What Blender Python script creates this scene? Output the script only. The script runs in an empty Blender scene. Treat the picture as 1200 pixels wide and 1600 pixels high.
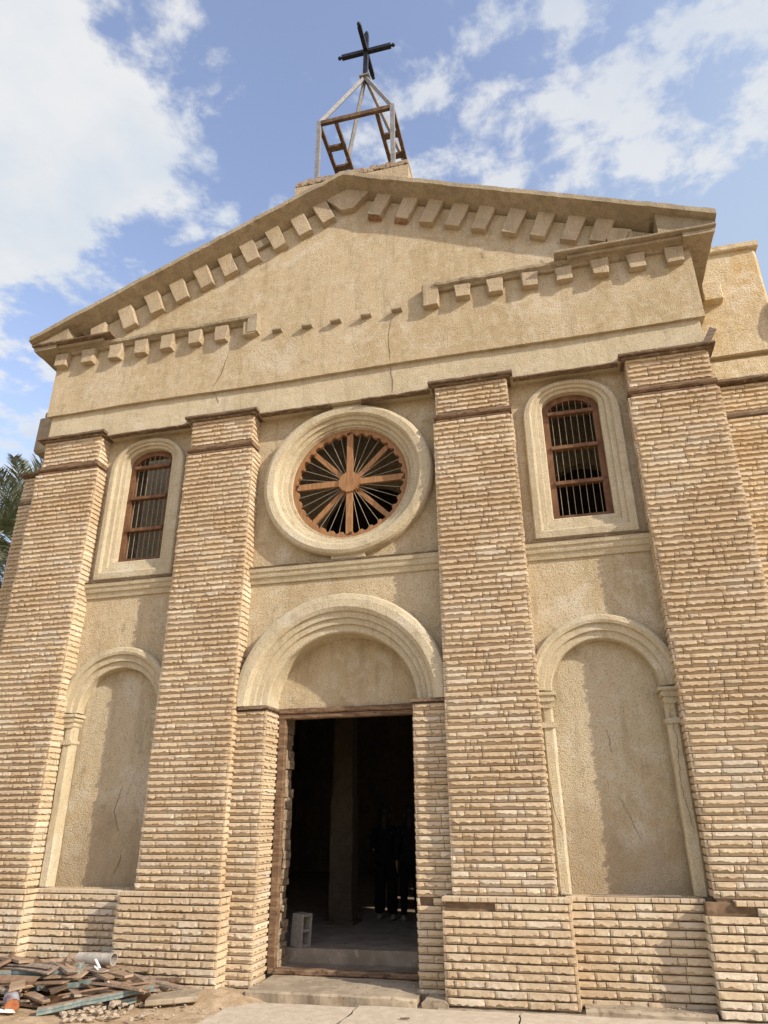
import bpy, bmesh, math, random
from mathutils import Vector, Matrix, noise
from mathutils.geometry import tessellate_polygon
random.seed(7)
SC = bpy.context.scene
COL = SC.collection
rad = math.radians
# ------------------------------------------------------------------ camera
cd = bpy.data.cameras.new('camera')
cam = bpy.data.objects.new('camera', cd); COL.objects.link(cam)
cd.sensor_fit = 'VERTICAL'; cd.sensor_height = 24; cd.lens = 24 * 1099.2 / 1600
cd.clip_start = .05; cd.clip_end = 4000
yaw, pitch, roll = .24036, .41367, -.007756
f = Vector((-math.sin(yaw) * math.cos(pitch), math.cos(yaw) * math.cos(pitch), math.sin(pitch)))
r = Vector((math.cos(yaw), math.sin(yaw), 0)); u = r.cross(f)
r2 = r * math.cos(roll) + u * math.sin(roll); u2 = u * math.cos(roll) - r * math.sin(roll)
Mx = Matrix((r2, u2, -f)).transposed().to_4x4(); Mx.translation = Vector((2.9516, -9.5, 1.857))
cam.matrix_world = Mx
SC.camera = cam
# ------------------------------------------------------------------ light
SUN = Vector((.811, -.328, .485)).normalized()
sd = bpy.data.lights.new('sun', 'SUN'); sd.energy = 2.35; sd.angle = rad(.6); sd.color = (1, .90, .76)
sun = bpy.data.objects.new('sun', sd); COL.objects.link(sun)
sun.rotation_euler = SUN.to_track_quat('Z', 'Y').to_euler(); sun.location = (30, -12, 20)
SC.view_settings.view_transform = 'Standard'; SC.view_settings.look = 'None'
SC.view_settings.gamma = 1; SC.view_settings.exposure = 1.2
w = bpy.data.worlds.new('World'); SC.world = w; w.use_nodes = True
nt = w.node_tree; N = nt.nodes; L = nt.links; N.clear()
def node(nt, t, **k):
    n = nt.nodes.new(t)
    for a, b in k.items():
        if a.startswith('i_'):
            n.inputs[int(a[2:])].default_value = b
        else: setattr(n, a, b)
    return n
def lk(nt, a, b): nt.links.new(a, b)
def vmath(nt, op, a, b=None):
    n = node(nt, 'ShaderNodeVectorMath', operation=op)
    for i, s in enumerate((a, b)):
        if s is None: continue
        if hasattr(s, 'links'): lk(nt, s, n.inputs[i])
        else: n.inputs[i].default_value = s
    return n
def fmath(nt, op, a, b=None, c=None, clamp=False):
    n = node(nt, 'ShaderNodeMath', operation=op, use_clamp=clamp)
    for i, s in enumerate((a, b, c)):
        if s is None: continue
        if hasattr(s, 'links'): lk(nt, s, n.inputs[i])
        else: n.inputs[i].default_value = s
    return n.outputs[0]
def mixc(nt, fac, a, b, blend='MIX'):
    n = node(nt, 'ShaderNodeMix', data_type='RGBA', blend_type=blend)
    for i, s in ((0, fac), (6, a), (7, b)):
        if hasattr(s, 'links'): lk(nt, s, n.inputs[i])
        elif i == 0: n.inputs[0].default_value = s
        else: n.inputs[i].default_value = (*s, 1)
    return n.outputs[2]
def smooth(nt, v, lo, hi, a=0., b=1.):
    n = node(nt, 'ShaderNodeMapRange', interpolation_type='SMOOTHSTEP')
    lk(nt, v, n.inputs[0])
    for i, x in enumerate((lo, hi, a, b)): n.inputs[i + 1].default_value = x
    return n.outputs[0]
sky = node(nt, 'ShaderNodeTexSky', sky_type='NISHITA', sun_disc=False, sun_elevation=rad(29), sun_rotation=rad(112), altitude=100, air_density=1.25, dust_density=1.6, ozone_density=1.2)
tc = node(nt, 'ShaderNodeTexCoord')
sep = node(nt, 'ShaderNodeSeparateXYZ'); lk(nt, tc.outputs['Generated'], sep.inputs[0])
zc = fmath(nt, 'MAXIMUM', sep.outputs[2], .06)
cmb = node(nt, 'ShaderNodeCombineXYZ')
px = fmath(nt, 'DIVIDE', sep.outputs[0], zc); py = fmath(nt, 'DIVIDE', sep.outputs[1], zc)
lk(nt, px, cmb.inputs[0]); lk(nt, py, cmb.inputs[1])
P = cmb.outputs[0]
def blob(x, y, rx, ry, edge=.6):
    m = node(nt, 'ShaderNodeMapping', vector_type='TEXTURE'); lk(nt, P, m.inputs[0])
    m.inputs[1].default_value = (x, y, 0); m.inputs[3].default_value = (rx, ry, 1)
    l = vmath(nt, 'LENGTH', m.outputs[0]).outputs['Value']
    return smooth(nt, l, edge, 1.35, 1, 0)
def fbm(scale, rough, det=9, off=(0, 0, 0), dist=.0):
    m = node(nt, 'ShaderNodeMapping'); lk(nt, P, m.inputs[0]); m.inputs[1].default_value = off
    n = node(nt, 'ShaderNodeTexNoise'); lk(nt, m.outputs[0], n.inputs['Vector'])
    n.inputs['Scale'].default_value = scale; n.inputs['Detail'].default_value = det
    n.inputs['Roughness'].default_value = rough; n.inputs['Distortion'].default_value = dist
    return n.outputs[0]
# heavy bank of cumulus on the left, torn streaks of thin cloud on the right
d1 = fmath(nt, 'ADD', px, .455)
d2 = fmath(nt, 'SUBTRACT', py, fmath(nt, 'SUBTRACT', .755, fmath(nt, 'MULTIPLY', fmath(nt, 'ADD', px, .44), .43)))
dd = fmath(nt, 'MAXIMUM', d1, d2)
n1 = fbm(5.2, .60, 11, (1.3, .2, 0), .12)
n0 = fbm(2.3, .5, 3, (5.3, 3.2, 0))
hv = fmath(nt, 'SUBTRACT', fmath(nt, 'ADD', fmath(nt, 'MULTIPLY', fmath(nt, 'SUBTRACT', n1, .47), .75), fmath(nt, 'MULTIPLY', fmath(nt, 'SUBTRACT', n0, .5), .25)), dd)
hmask = smooth(nt, hv, -.025, .08)
light = fmath(nt, 'MAXIMUM', fmath(nt, 'MAXIMUM', blob(.30, .80, .22, .22), fmath(nt, 'MULTIPLY', blob(.08, .78, .22, .24), .88)), fmath(nt, 'MULTIPLY', blob(-.12, .77, .18, .15), .86))
light = fmath(nt, 'MAXIMUM', fmath(nt, 'MAXIMUM', light, fmath(nt, 'MULTIPLY', blob(-1.5, 1.5, .8, .55), .8)), .24)
n2 = fbm(8.5, .60, 11, (4.1, 2.2, 0), .12)
lv = fmath(nt, 'ADD', fmath(nt, 'MULTIPLY', light, .62), fmath(nt, 'MULTIPLY', fmath(nt, 'SUBTRACT', n2, .5), 2.2))
lmask = fmath(nt, 'MULTIPLY', smooth(nt, lv, .36, .72), .80)
n3 = fbm(3.0, .55, 6, (7, 1, 0))
ccol = mixc(nt, smooth(nt, n3, .35, .62), (.80, .87, .95), (.98, .99, 1.))
cl = node(nt, 'ShaderNodeVectorMath', operation='SCALE'); lk(nt, ccol, cl.inputs[0]); cl.inputs['Scale'].default_value = 3.0
tint = mixc(nt, 1.0, sky.outputs[0], (1.17, .99, .98), 'MULTIPLY')
veil = mixc(nt, fmath(nt, 'MULTIPLY', smooth(nt, fmath(nt, 'ADD', px, fmath(nt, 'MULTIPLY', py, .5)), .25, 1.0, .0, 1.), .75), tint, (1.75, 2.15, 2.75))
full = fmath(nt, 'MAXIMUM', fmath(nt, 'MULTIPLY', hmask, .95), lmask)
mixed = mixc(nt, full, veil, cl.outputs[0])
bg = node(nt, 'ShaderNodeBackground'); bg.inputs[1].default_value = .127
lk(nt, mixed, bg.inputs[0])
wo = node(nt, 'ShaderNodeOutputWorld'); lk(nt, bg.outputs[0], wo.inputs[0])

# ------------------------------------------------------------------ materials
def newmat(name):
    m = bpy.data.materials.new(name); m.use_nodes = True
    t = m.node_tree; b = t.nodes['Principled BSDF']; b.inputs['Roughness'].default_value = .9
    b.inputs['Specular IOR Level'].default_value = .25
    return m, t, b
def noise_tex(t, vec, scale, det=5, rough=.55, dist=0.):
    n = node(t, 'ShaderNodeTexNoise'); lk(t, vec, n.inputs['Vector'])
    n.inputs['Scale'].default_value = scale; n.inputs['Detail'].default_value = det
    n.inputs['Roughness'].default_value = rough; n.inputs['Distortion'].default_value = dist
    return n.outputs[0]
def bump(t, b, h, dist, strength=1., prev=None):
    n = node(t, 'ShaderNodeBump'); n.inputs['Strength'].default_value = strength; n.inputs['Distance'].default_value = dist
    lk(t, h, n.inputs['Height'])
    if prev: lk(t, prev, n.inputs['Normal'])
    lk(t, n.outputs[0], b.inputs['Normal']); return n.outputs[0]
def stucco(name, c0, c1, c2, grain=.006, gs=62., damp=False, stain=.5):
    m, t, b = newmat(name)
    o = node(t, 'ShaderNodeTexCoord').outputs['Object']
    st = node(t, 'ShaderNodeMapping'); lk(t, o, st.inputs[0]); st.inputs[3].default_value = (1, 1, .35)
    big = noise_tex(t, st.outputs[0], 1.5, 6, .62, .4)
    mid = noise_tex(t, o, 6.5, 6, .6)
    c = mixc(t, smooth(t, big, .36, .62), c0, c1)
    c = mixc(t, smooth(t, mid, .46, .66, 0, stain), c, c2)
    st2 = node(t, 'ShaderNodeMapping'); lk(t, o, st2.inputs[0]); st2.inputs[3].default_value = (5, 5, .5)
    c = mixc(t, smooth(t, noise_tex(t, st2.outputs[0], 1.6, 5, .65), .50, .72, 0, .45), c, tuple(x * .64 for x in c0))
    c = mixc(t, smooth(t, noise_tex(t, o, 1.3, 7, .68, .6), .52, .66, 0, .60), c, (c2[0] * 1.05, c2[1] * 1.06, c2[2] * 1.12))
    c = mixc(t, smooth(t, noise_tex(t, o, 3.3, 7, .7, .3), .55, .70, 0, .55), c, (c0[0] * .66, c0[1] * .64, c0[2] * .62))
    if damp:
        z = node(t, 'ShaderNodeSeparateXYZ'); lk(t, o, z.inputs[0])
        dz = fmath(t, 'ADD', z.outputs[2], fmath(t, 'MULTIPLY', noise_tex(t, o, 2.4, 5, .6), 1.9))
        c = mixc(t, smooth(t, dz, 2.2, 3.3, .52, 0), c, (.27, .19, .11))
    vo = node(t, 'ShaderNodeTexVoronoi', feature='F1'); lk(t, o, vo.inputs['Vector']); vo.inputs['Scale'].default_value = gs
    g = fmath(t, 'ADD', fmath(t, 'MULTIPLY', vo.outputs['Distance'], .9), noise_tex(t, o, gs * 1.5, 3, .7))
    # pits of the roughcast painted darker to deepen their shade
    c = mixc(t, smooth(t, g, .95, 1.25, 0, .55), c, tuple(x * .55 for x in c0))
    lk(t, c, b.inputs['Base Color'])
    n0 = bump(t, b, noise_tex(t, o, 9, 4, .6), .03, .5)
    gi = fmath(t, 'SUBTRACT', 1.5, g)
    bump(t, b, gi, grain, 1., n0)
    b.inputs['Roughness'].default_value = .95
    return m
M = {}
M['stucco'] = stucco('roughcast_stucco', (0.461, 0.362, 0.214), (0.545, 0.446, 0.290), (0.609, 0.539, 0.394), .010)
M['stucco_niche'] = stucco('damp_roughcast_stucco', (0.461, 0.372, 0.230), (0.526, 0.442, 0.296), (0.572, 0.519, 0.394), .011, 56, True)
M['stucco_trim'] = stucco('pale_trim_stucco', (0.508, 0.427, 0.279), (0.572, 0.489, 0.329), (0.618, 0.560, 0.416), .008, 70, False, .35)
M['stucco_grey'] = stucco('weathered_and_shaded_stucco', (0.367, 0.299, 0.190), (0.425, 0.355, 0.245), (0.258, 0.214, 0.149), .011, 58, False, .6)  # weathered cornice tone; also paints the shade on the round moulding
M['stucco_yellow'] = stucco('yellow_weathered_stucco', (0.566, 0.406, 0.202), (0.615, 0.507, 0.324), (0.703, 0.629, 0.466), .010, 55, False, .6)
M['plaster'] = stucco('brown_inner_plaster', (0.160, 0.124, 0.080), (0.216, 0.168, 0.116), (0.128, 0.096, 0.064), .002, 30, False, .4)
M['stucco_trim2'] = stucco('dentil_stucco', (0.452, 0.361, 0.230), (0.524, 0.428, 0.289), (0.393, 0.310, 0.210), .011, 60, False, .5)
M['bright_plaster'] = stucco('brightened_inner_plaster', (0.667, 0.551, 0.378), (0.783, 0.667, 0.476), (0.522, 0.420, 0.280), .002, 30, False, .4)  # lighter copy of the inner plaster, brightens the dim gallery by colour
M['dark_plaster'] = stucco('shade_darkened_plaster', (.075, .055, .035), (.10, .078, .052), (.06, .045, .03), .004, 40, False, .4)  # inner plaster copy for the column, interior gloom put into its colour
def stone_mat(name, a, b_, c_, grit=.0025):
    m, t, b = newmat(name)
    o = node(t, 'ShaderNodeTexCoord').outputs['Object']
    rnd = node(t, 'ShaderNodeNewGeometry').outputs['Random Per Island']
    rp = node(t, 'ShaderNodeValToRGB'); lk(t, rnd, rp.inputs[0]); e = rp.color_ramp.elements
    rp.color_ramp.interpolation = 'CONSTANT'
    mean = tuple((x + y) / 2 for x, y in zip(a, b_))
    g_ = sum(b_) / 3
    pal = [a, tuple(x * .90 for x in b_), b_, (b_[0] * .98, b_[1] * .93, b_[2] * .90), tuple(x * .86 for x in a), tuple(.6 * x + .4 * g_ for x in b_), (b_[0] * 1.02, b_[1] * .98, b_[2] * .90), c_, b_, tuple(x * 1.08 for x in a), tuple(x * 1.12 for x in c_), (a[0] * .92, a[1] * .90, a[2] * .95)]
    pal = [tuple(.55 * x + .45 * y for x, y in zip(p_, mean)) for p_ in pal]
    e[0].position = 0; e[0].color = (*pal[0], 1); e[1].position = .93; e[1].color = (*pal[-1], 1)
    for i, cc in enumerate(pal[1:-1]):
        q = e.new(.09 * (i + 1)); q.color = (*cc, 1)
    big = noise_tex(t, o, 1.1, 4, .6)
    c = mixc(t, smooth(t, big, .42, .62, 0, .62), rp.outputs[0], tuple(x * y for x, y in zip(a, (.84, .78, .70))))
    fine = noise_tex(t, o, 38, 5, .7)
    c = mixc(t, smooth(t, fine, .52, .75, 0, .5), c, tuple(x * .60 for x in a))
    c = mixc(t, smooth(t, noise_tex(t, o, 17, 4, .6), .56, .72, 0, .35), c, tuple(min(.9, x * 1.25) for x in c_))
    lk(t, c, b.inputs['Base Color'])
    bump(t, b, noise_tex(t, o, 95, 5, .75), grit * 1.5, 1., bump(t, b, noise_tex(t, o, 30, 4, .7), .006, .7))
    return m
M['stone'] = stone_mat('split_face_sandstone', (0.515, 0.401, 0.262), (0.570, 0.470, 0.325), (0.643, 0.571, 0.446))
M['stone_yellow'] = stone_mat('yellow_split_face_sandstone', (0.562, 0.437, 0.272), (0.619, 0.513, 0.353), (0.659, 0.600, 0.468))
def simple(name, c0, c1, scale=8, rough=.85, bd=.002, stretch=(1, 1, 1), metal=0, c2=None, lo=.38, hi=.64):
    m, t, b = newmat(name)
    o = node(t, 'ShaderNodeTexCoord').outputs['Object']
    mp = node(t, 'ShaderNodeMapping'); lk(t, o, mp.inputs[0]); mp.inputs[3].default_value = stretch
    n = noise_tex(t, mp.outputs[0], scale, 6, .62, .3)
    c = mixc(t, smooth(t, n, lo, hi), c0, c1)
    if c2: c = mixc(t, smooth(t, noise_tex(t, o, scale * 2.7, 5, .65), .56, .66, 0, .85), c, c2)
    lk(t, c, b.inputs['Base Color']); b.inputs['Roughness'].default_value = rough; b.inputs['Metallic'].default_value = metal
    bump(t, b, noise_tex(t, mp.outputs[0], scale * 4, 5, .7), bd, 1.)
    return m
M['mortar'] = simple('dark_mortar', (0.135, 0.090, 0.053), (0.255, 0.173, 0.105), 6, .95, .004)
M['concrete'] = simple('dusty_concrete', (0.288, 0.233, 0.161), (0.396, 0.329, 0.236), 3.5, .95, .006, c2=(0.216, 0.165, 0.106))
M['pave'] = simple('pale_paving', (0.480, 0.412, 0.311), (0.557, 0.482, 0.373), 7.5, .95, .004, c2=(0.403, 0.328, 0.230))  # pale tone of light concrete paving
M['dirt'] = simple('sandy_dirt', (0.390, 0.282, 0.172), (0.537, 0.414, 0.270), 5, .98, .02, c2=(0.293, 0.204, 0.127))
M['floor'] = simple('dusty_inner_floor', (.20, .16, .115), (.28, .23, .17), 3, .95, .006, c2=(.34, .29, .22))
M['rubble'] = simple('rubble_stone', (.42, .33, .23), (.58, .49, .38), 9, .95, .008)
M['rough_wall'] = simple('rubble_reveal', (.26, .19, .12), (.42, .33, .23), 11, .95, .02, c2=(.12, .085, .05))
M['old_wood'] = simple('weathered_brown_wood', (.125, .075, .042), (.23, .150, .09), 5, .85, .004, (1, 1, 6), c2=(.055, .033, .02))
M['trim_wood'] = simple('weathered_cap_board', (0.109, 0.072, 0.043), (0.217, 0.152, 0.097), 6, .9, .006, (1, 3, 9), c2=(0.332, 0.262, 0.179))
M['red_wood'] = simple('reddish_window_wood', (0.124, 0.059, 0.027), (0.186, 0.097, 0.048), 7, .65, .0015, (1, 1, .4), c2=(0.074, 0.036, 0.018))
M['rose_wood'] = simple('orange_brown_wood', (0.252, 0.124, 0.053), (0.340, 0.188, 0.085), 9, .6, .0012, (4, 4, .5))
M['rod'] = simple('pale_rod', (0.289, 0.247, 0.173), (0.367, 0.326, 0.252), 20, .5, .0005)
M['grey_paint'] = simple('grey_painted_steel', (0.186, 0.187, 0.187), (0.256, 0.256, 0.255), 9, .55, .0008, c2=(0.124, 0.088, 0.060))
M['rust'] = simple('rusty_brown_steel', (0.080, 0.049, 0.027), (0.160, 0.106, 0.063), 9, .8, .001, c2=(0.240, 0.145, 0.077))
M['black'] = simple('black_painted_steel', (.010, .011, .013), (.022, .022, .024), 9, .38, .0004)
M['teal'] = simple('flaking_teal_paint', (0.133, 0.188, 0.178), (0.247, 0.284, 0.255), 14, .8, .002, c2=(0.285, 0.176, 0.104))
M['darkteal'] = simple('dark_teal_paint', (.03, .06, .065), (.06, .10, .105), 14, .7, .002)
M['plank_a'] = simple('tan_plank', (0.258, 0.175, 0.110), (0.378, 0.276, 0.190), 5, .85, .003, (.6, 6, 6), c2=(0.172, 0.110, 0.070))
M['plank_b'] = simple('grey_brown_plank', (0.209, 0.160, 0.121), (0.323, 0.260, 0.200), 5, .85, .003, (.6, 6, 6))
M['plank_c'] = simple('dark_plank', (.10, .065, .04), (.19, .125, .08), 5, .85, .003, (.6, 6, 6))
M['ply'] = simple('brown_plywood', (0.203, 0.126, 0.077), (0.265, 0.176, 0.113), 3, .75, .001, (1, 5, 1))
M['pvc'] = simple('scuffed_grey_pipe', (0.328, 0.300, 0.255), (0.452, 0.416, 0.352), 10, .6, .001, c2=(0.211, 0.177, 0.135))
M['white'] = simple('white_paint', (.72, .70, .65), (.82, .80, .76), 10, .6, .001)
M['rustred'] = simple('rust_red_interior', (.26, .085, .035), (.36, .14, .06), 20, .7, .001)
M['can'] = simple('can_side', (.20, .10, .08), (.34, .38, .42), 7, .6, .001)
M['block'] = simple('cinder_block', (0.216, 0.193, 0.160), (0.288, 0.259, 0.218), 30, .98, .004)
M['bark'] = simple('palm_bark', (.13, .095, .06), (.22, .165, .11), 7, .95, .03, (1, 1, 4))
M['frond'] = simple('palm_frond', (0.129, 0.158, 0.077), (0.270, 0.278, 0.181), 3, .6, .0005)
M['skin'] = simple('skin', (0.210, 0.125, 0.078), (0.230, 0.139, 0.092), 20, .6, .0003)
M['cloth_dark'] = simple('dark_cloth', (0.006, 0.006, 0.008), (0.011, 0.011, 0.014), 30, .9, .001); M['cloth_dark'].node_tree.nodes['Principled BSDF'].inputs['Specular IOR Level'].default_value = .02
M['cloth_navy'] = simple('navy_cloth', (0.008, 0.009, 0.012), (0.012, 0.012, 0.016), 30, .9, .001); M['cloth_navy'].node_tree.nodes['Principled BSDF'].inputs['Specular IOR Level'].default_value = .02
M['shoe'] = simple('pale_shoe', (0.150, 0.141, 0.126), (0.180, 0.171, 0.156), 30, .7, .0005)
M['hair'] = simple('black_hair', (.01, .008, .006), (.02, .015, .01), 40, .6, .001)
M['old_brick'] = simple('exposed_old_brick', (.22, .12, .065), (.36, .22, .13), 14, .95, .008)
M['crack'] = simple('crack_shadow', (0.117, 0.078, 0.048), (0.208, 0.140, 0.090), 20, 1, .001)
M['rubber'] = simple('black_cable', (.02, .02, .02), (.03, .03, .03), 20, .6, .0004)

# ------------------------------------------------------------------ mesh helpers
def nz(x, y, z, s=1., a=1.):
    return noise.noise(Vector((x * s, y * s, z * s))) * a
class MB:
    def __init__(s): s.v = []; s.f = []; s.sm = False
    def add(s, vs, fs):
        o = len(s.v); s.v += [tuple(p) for p in vs]; s.f += [tuple(i + o for i in q) for q in fs]
    def box(s, x0, x1, y0, y1, z0, z1, mat=None):
        vs = [Vector((x, y, z)) for z in (z0, z1) for y in (y0, y1) for x in (x0, x1)]
        if mat: vs = [mat @ v for v in vs]
        s.add(vs, [(0, 2, 3, 1), (4, 5, 7, 6), (0, 1, 5, 4), (2, 6, 7, 3), (0, 4, 6, 2), (1, 3, 7, 5)])
    def roughbox(s, x0, x1, y0, y1, z0, z1, jit=.006, step=.12, mat=None, ch=.012):
        """box with chamfered, slightly uneven edges, subdivided along its length"""
        dims = [(x0, x1), (y0, y1), (z0, z1)]
        ax = max(range(3), key=lambda i: dims[i][1] - dims[i][0])
        a, b = [i for i in range(3) if i != ax]
        n = max(1, int((dims[ax][1] - dims[ax][0]) / step))
        a0, a1 = dims[a]; b0, b1 = dims[b]; c = min(ch, (a1 - a0) * .3, (b1 - b0) * .3)
        sec = [(a0 + c, b0), (a1 - c, b0), (a1, b0 + c), (a1, b1 - c), (a1 - c, b1), (a0 + c, b1), (a0, b1 - c), (a0, b0 + c)]
        rings = []
        for i in range(n + 1):
            t = dims[ax][0] + (dims[ax][1] - dims[ax][0]) * i / n
            ring = []
            for k, (p, q) in enumerate(sec):
                v = [0, 0, 0]; v[ax] = t; v[a] = p; v[b] = q
                j = [nz(*v, 3.1 + .7 * d, jit) + nz(v[2] + 9 * d, v[0], v[1], 14, jit * .6) for d in range(3)]
                p3 = Vector((v[0] + j[0], v[1] + j[1], v[2] + j[2]))
                ring.append(mat @ p3 if mat else p3)
            rings.append(ring)
        s.loft(rings, True, True)
    def loft(s, rings, closed=True, caps=False):
        n = len(rings[0]); vs = [p for R in rings for p in R]; fs = []
        for i in range(len(rings) - 1):
            for k in range(n if closed else n - 1):
                k2 = (k + 1) % n
                fs.append((i * n + k, i * n + k2, (i + 1) * n + k2, (i + 1) * n + k))
        if caps:
            fs.append(tuple(range(n - 1, -1, -1))); fs.append(tuple((len(rings) - 1) * n + k for k in range(n)))
        s.add(vs, fs)
    def bar(s, p, q, w, h=None, up=(0, 0, 1), jit=0, n=1):
        h = h or w; p = Vector(p); q = Vector(q); d = (q - p).normalized(); upv = Vector(up)
        if abs(d.dot(upv)) > .98: upv = Vector((0, 1, 0))
        sx = d.cross(upv).normalized(); sz = sx.cross(d)
        rings = []
        for i in range(n + 1):
            c = p.lerp(q, i / n)
            if jit: c = c + Vector((nz(c.x, c.y, c.z, 3, jit), nz(c.y, c.z, c.x, 3, jit), nz(c.z, c.x, c.y, 3, jit)))
            rings.append([c + sx * a * w / 2 + sz * b * h / 2 for a, b in ((-1, -1), (1, -1), (1, 1), (-1, 1))])
        s.loft(rings, True, True)
    def tube(s, pts, rr, n=8, cap=True):
        pts = [Vector(p) for p in pts]; rings = []
        if not isinstance(rr, (list, tuple)): rr = [rr] * len(pts)
        for i, p in enumerate(pts):
            d = (pts[min(i + 1, len(pts) - 1)] - pts[max(i - 1, 0)]).normalized()
            a = d.cross(Vector((0, 0, 1)) if abs(d.z) < .9 else Vector((0, 1, 0))).normalized(); b = d.cross(a)
            rings.append([p + (a * math.cos(2 * math.pi * k / n) + b * math.sin(2 * math.pi * k / n)) * rr[i] for k in range(n)])
        s.loft(rings, True, cap)
    def sphere(s, c, r_, n=10, m=7):
        rings = []
        for i in range(m + 1):
            th = math.pi * i / m
            rings.append([Vector(c) + Vector((math.sin(th) * math.cos(2 * math.pi * k / n), math.sin(th) * math.sin(2 * math.pi * k / n), math.cos(th))) * r_ for k in range(n)])
        s.loft(rings, True)
    def poly(s, outer, holes=(), y=0., y2=None):
        """flat plate in an x-z plane, with holes; y2 gives it thickness (outer rim only)"""
        loops = [[Vector((x, z, 0)) for x, z in lp] for lp in [outer, *holes]]
        pts = [(p.x, p.y) for lp in loops for p in lp]
        tri = tessellate_polygon(loops)
        s.add([(x, y, z) for x, z in pts], tri)
        if y2 is not None:
            s.add([(x, y2, z) for x, z in pts], tri)
            for lp in loops:
                n = len(lp); s.loft([[(p.x, y, p.y) for p in lp], [(p.x, y2, p.y) for p in lp]], True)
    def obj(s, name, mat, parent=None, smooth=False, recalc=True):
        me = bpy.data.meshes.new(name); me.from_pydata(s.v, [], s.f); me.validate(); me.update()
        if recalc:
            b = bmesh.new(); b.from_mesh(me); bmesh.ops.recalc_face_normals(b, faces=b.faces); b.to_mesh(me); b.free()
        mats = mat if isinstance(mat, (list, tuple)) else [mat]
        for m in mats: me.materials.append(M[m] if isinstance(m, str) else m)
        if smooth:
            me.polygons.foreach_set('use_smooth', [True] * len(me.polygons))
        o = bpy.data.objects.new(name, me); COL.objects.link(o)
        if parent is not None: o.parent = parent
        return o
def tag(o, label=None, cat=None, group=None, kind=None):
    for k, v in (('label', label), ('category', cat), ('group', group), ('kind', kind)):
        if v: o[k] = v
    return o
def empty(name, loc=(0, 0, 0), rot=(0, 0, 0), **k):
    o = bpy.data.objects.new(name, None); COL.objects.link(o); o.location = loc; o.rotation_euler = rot
    o.empty_display_size = .1
    return tag(o, **k)

# ---- one skin of split-face stones over a flat face
def stones(mb, O, U, Nn, width, z0, z1, h=.0825, seed=1, ends=(True, True), skip=None, proud=.029, lmin=.10, lmax=.46, flat=False, du=.026, cutr=(.30, .50)):
    """O: lower corner of the face, U: unit direction along it, Nn: outward unit normal"""
    O = Vector(O); U = Vector(U); Nn = Vector(Nn); Z = Vector((0, 0, 1)); R = random.Random(seed)
    nc = max(1, round((z1 - z0) / h)); h = (z1 - z0) / nc; gap = .0065
    for ci in range(nc):
        zb = z0 + ci * h; cuts = []; x = 0.
        dz = R.uniform(-.0015, .0015)
        if ends[0] and R.random() < .55: cuts.append((0, .032, True)); x = .032
        last = width - (.032 if ends[1] and R.random() < .55 else 0)
        while x < last - 1e-4:
            l = R.uniform(lmin, lmax) if R.random() < .8 else R.uniform(lmin * .55, lmin * 1.2)
            if last - x - l < lmin * .6: l = last - x
            if l > lmax * 1.1: l = l / 2
            cuts.append((x, x + l, flat)); x += l
        if last < width: cuts.append((last, width, True))
        for (xa, xb, fl) in cuts:
            if skip and skip(O + U * (xa + xb) / 2 + Z * (zb - O.z + h / 2)): continue
            xa += gap / 2; xb -= gap / 2; za = zb + gap + dz + R.uniform(-.001, .001); zt = zb + h - gap * .5 + dz; H = zt - za
            n = max(1, round((xb - xa) / du)) if not fl else 1
            sd_ = R.uniform(0, 99); out = R.uniform(-.003, .006); pr = proud * R.uniform(.75, 1.2)
            cut = R.uniform(*cutr) if not fl else .5
            tilt = R.uniform(-.004, .004)
            cols = []
            for i in range(n + 1):
                t = i / n; x_ = xa + (xb - xa) * t; e = 1. if 0 < i < n else 0.
                rg = cut + (nz(x_ * 1.0, sd_, 0, 22, .30) + R.uniform(-.05, .05)) * e
                rg = min(.66, max(.10, rg))
                if fl:
                    prof = [(0, .006 + out), (.5, .010 + out), (1, .006 + out)]
                    if flat: prof = [(0, .012 + out), (.12, .02 + out), (.88, .02 + out), (1, .012 + out)]
                else:
                    m_ = .008 + out
                    d1 = m_ + pr * (1 + .22 * nz(x_, sd_ + 3, 1, 16, 1)) * (e * .35 + .65) + R.uniform(-.0015, .0015)
                    d2 = m_ + pr * (.92 + .22 * nz(x_, sd_ + 7, 2, 13, 1)) * (e * .25 + .75) + R.uniform(-.001, .001)
                    prof = [(0, m_ - .006), (.06, m_ - .007), (max(.07, rg - .05), m_ - .005 + .10 * pr * e), (rg + .03, d1), (.72, d2), (.955, m_ + .86 * pr), (1, m_ + .62 * pr)]
                cols.append([O + U * x_ + Z * (za - O.z + H * v) + Nn * (d + tilt * t) for v, d in prof])
            m = len(cols[0]); back0 = -.02
            vs = []; fs = []
            for c in cols:
                vs.append(c[0] + Nn * (back0 - .01)); vs += c; vs.append(c[-1] + Nn * (back0 - .01))
            mm = m + 2
            for i in range(n):
                for k in range(mm - 1):
                    fs.append((i * mm + k, (i + 1) * mm + k, (i + 1) * mm + k + 1, i * mm + k + 1))
            fs.append(tuple(range(mm))); fs.append(tuple(n * mm + k for k in range(mm - 1, -1, -1)))
            mb.add(vs, fs)
FX = Vector((1, 0, 0)); FY = Vector((0, 1, 0)); NF = Vector((0, -1, 0))

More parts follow.
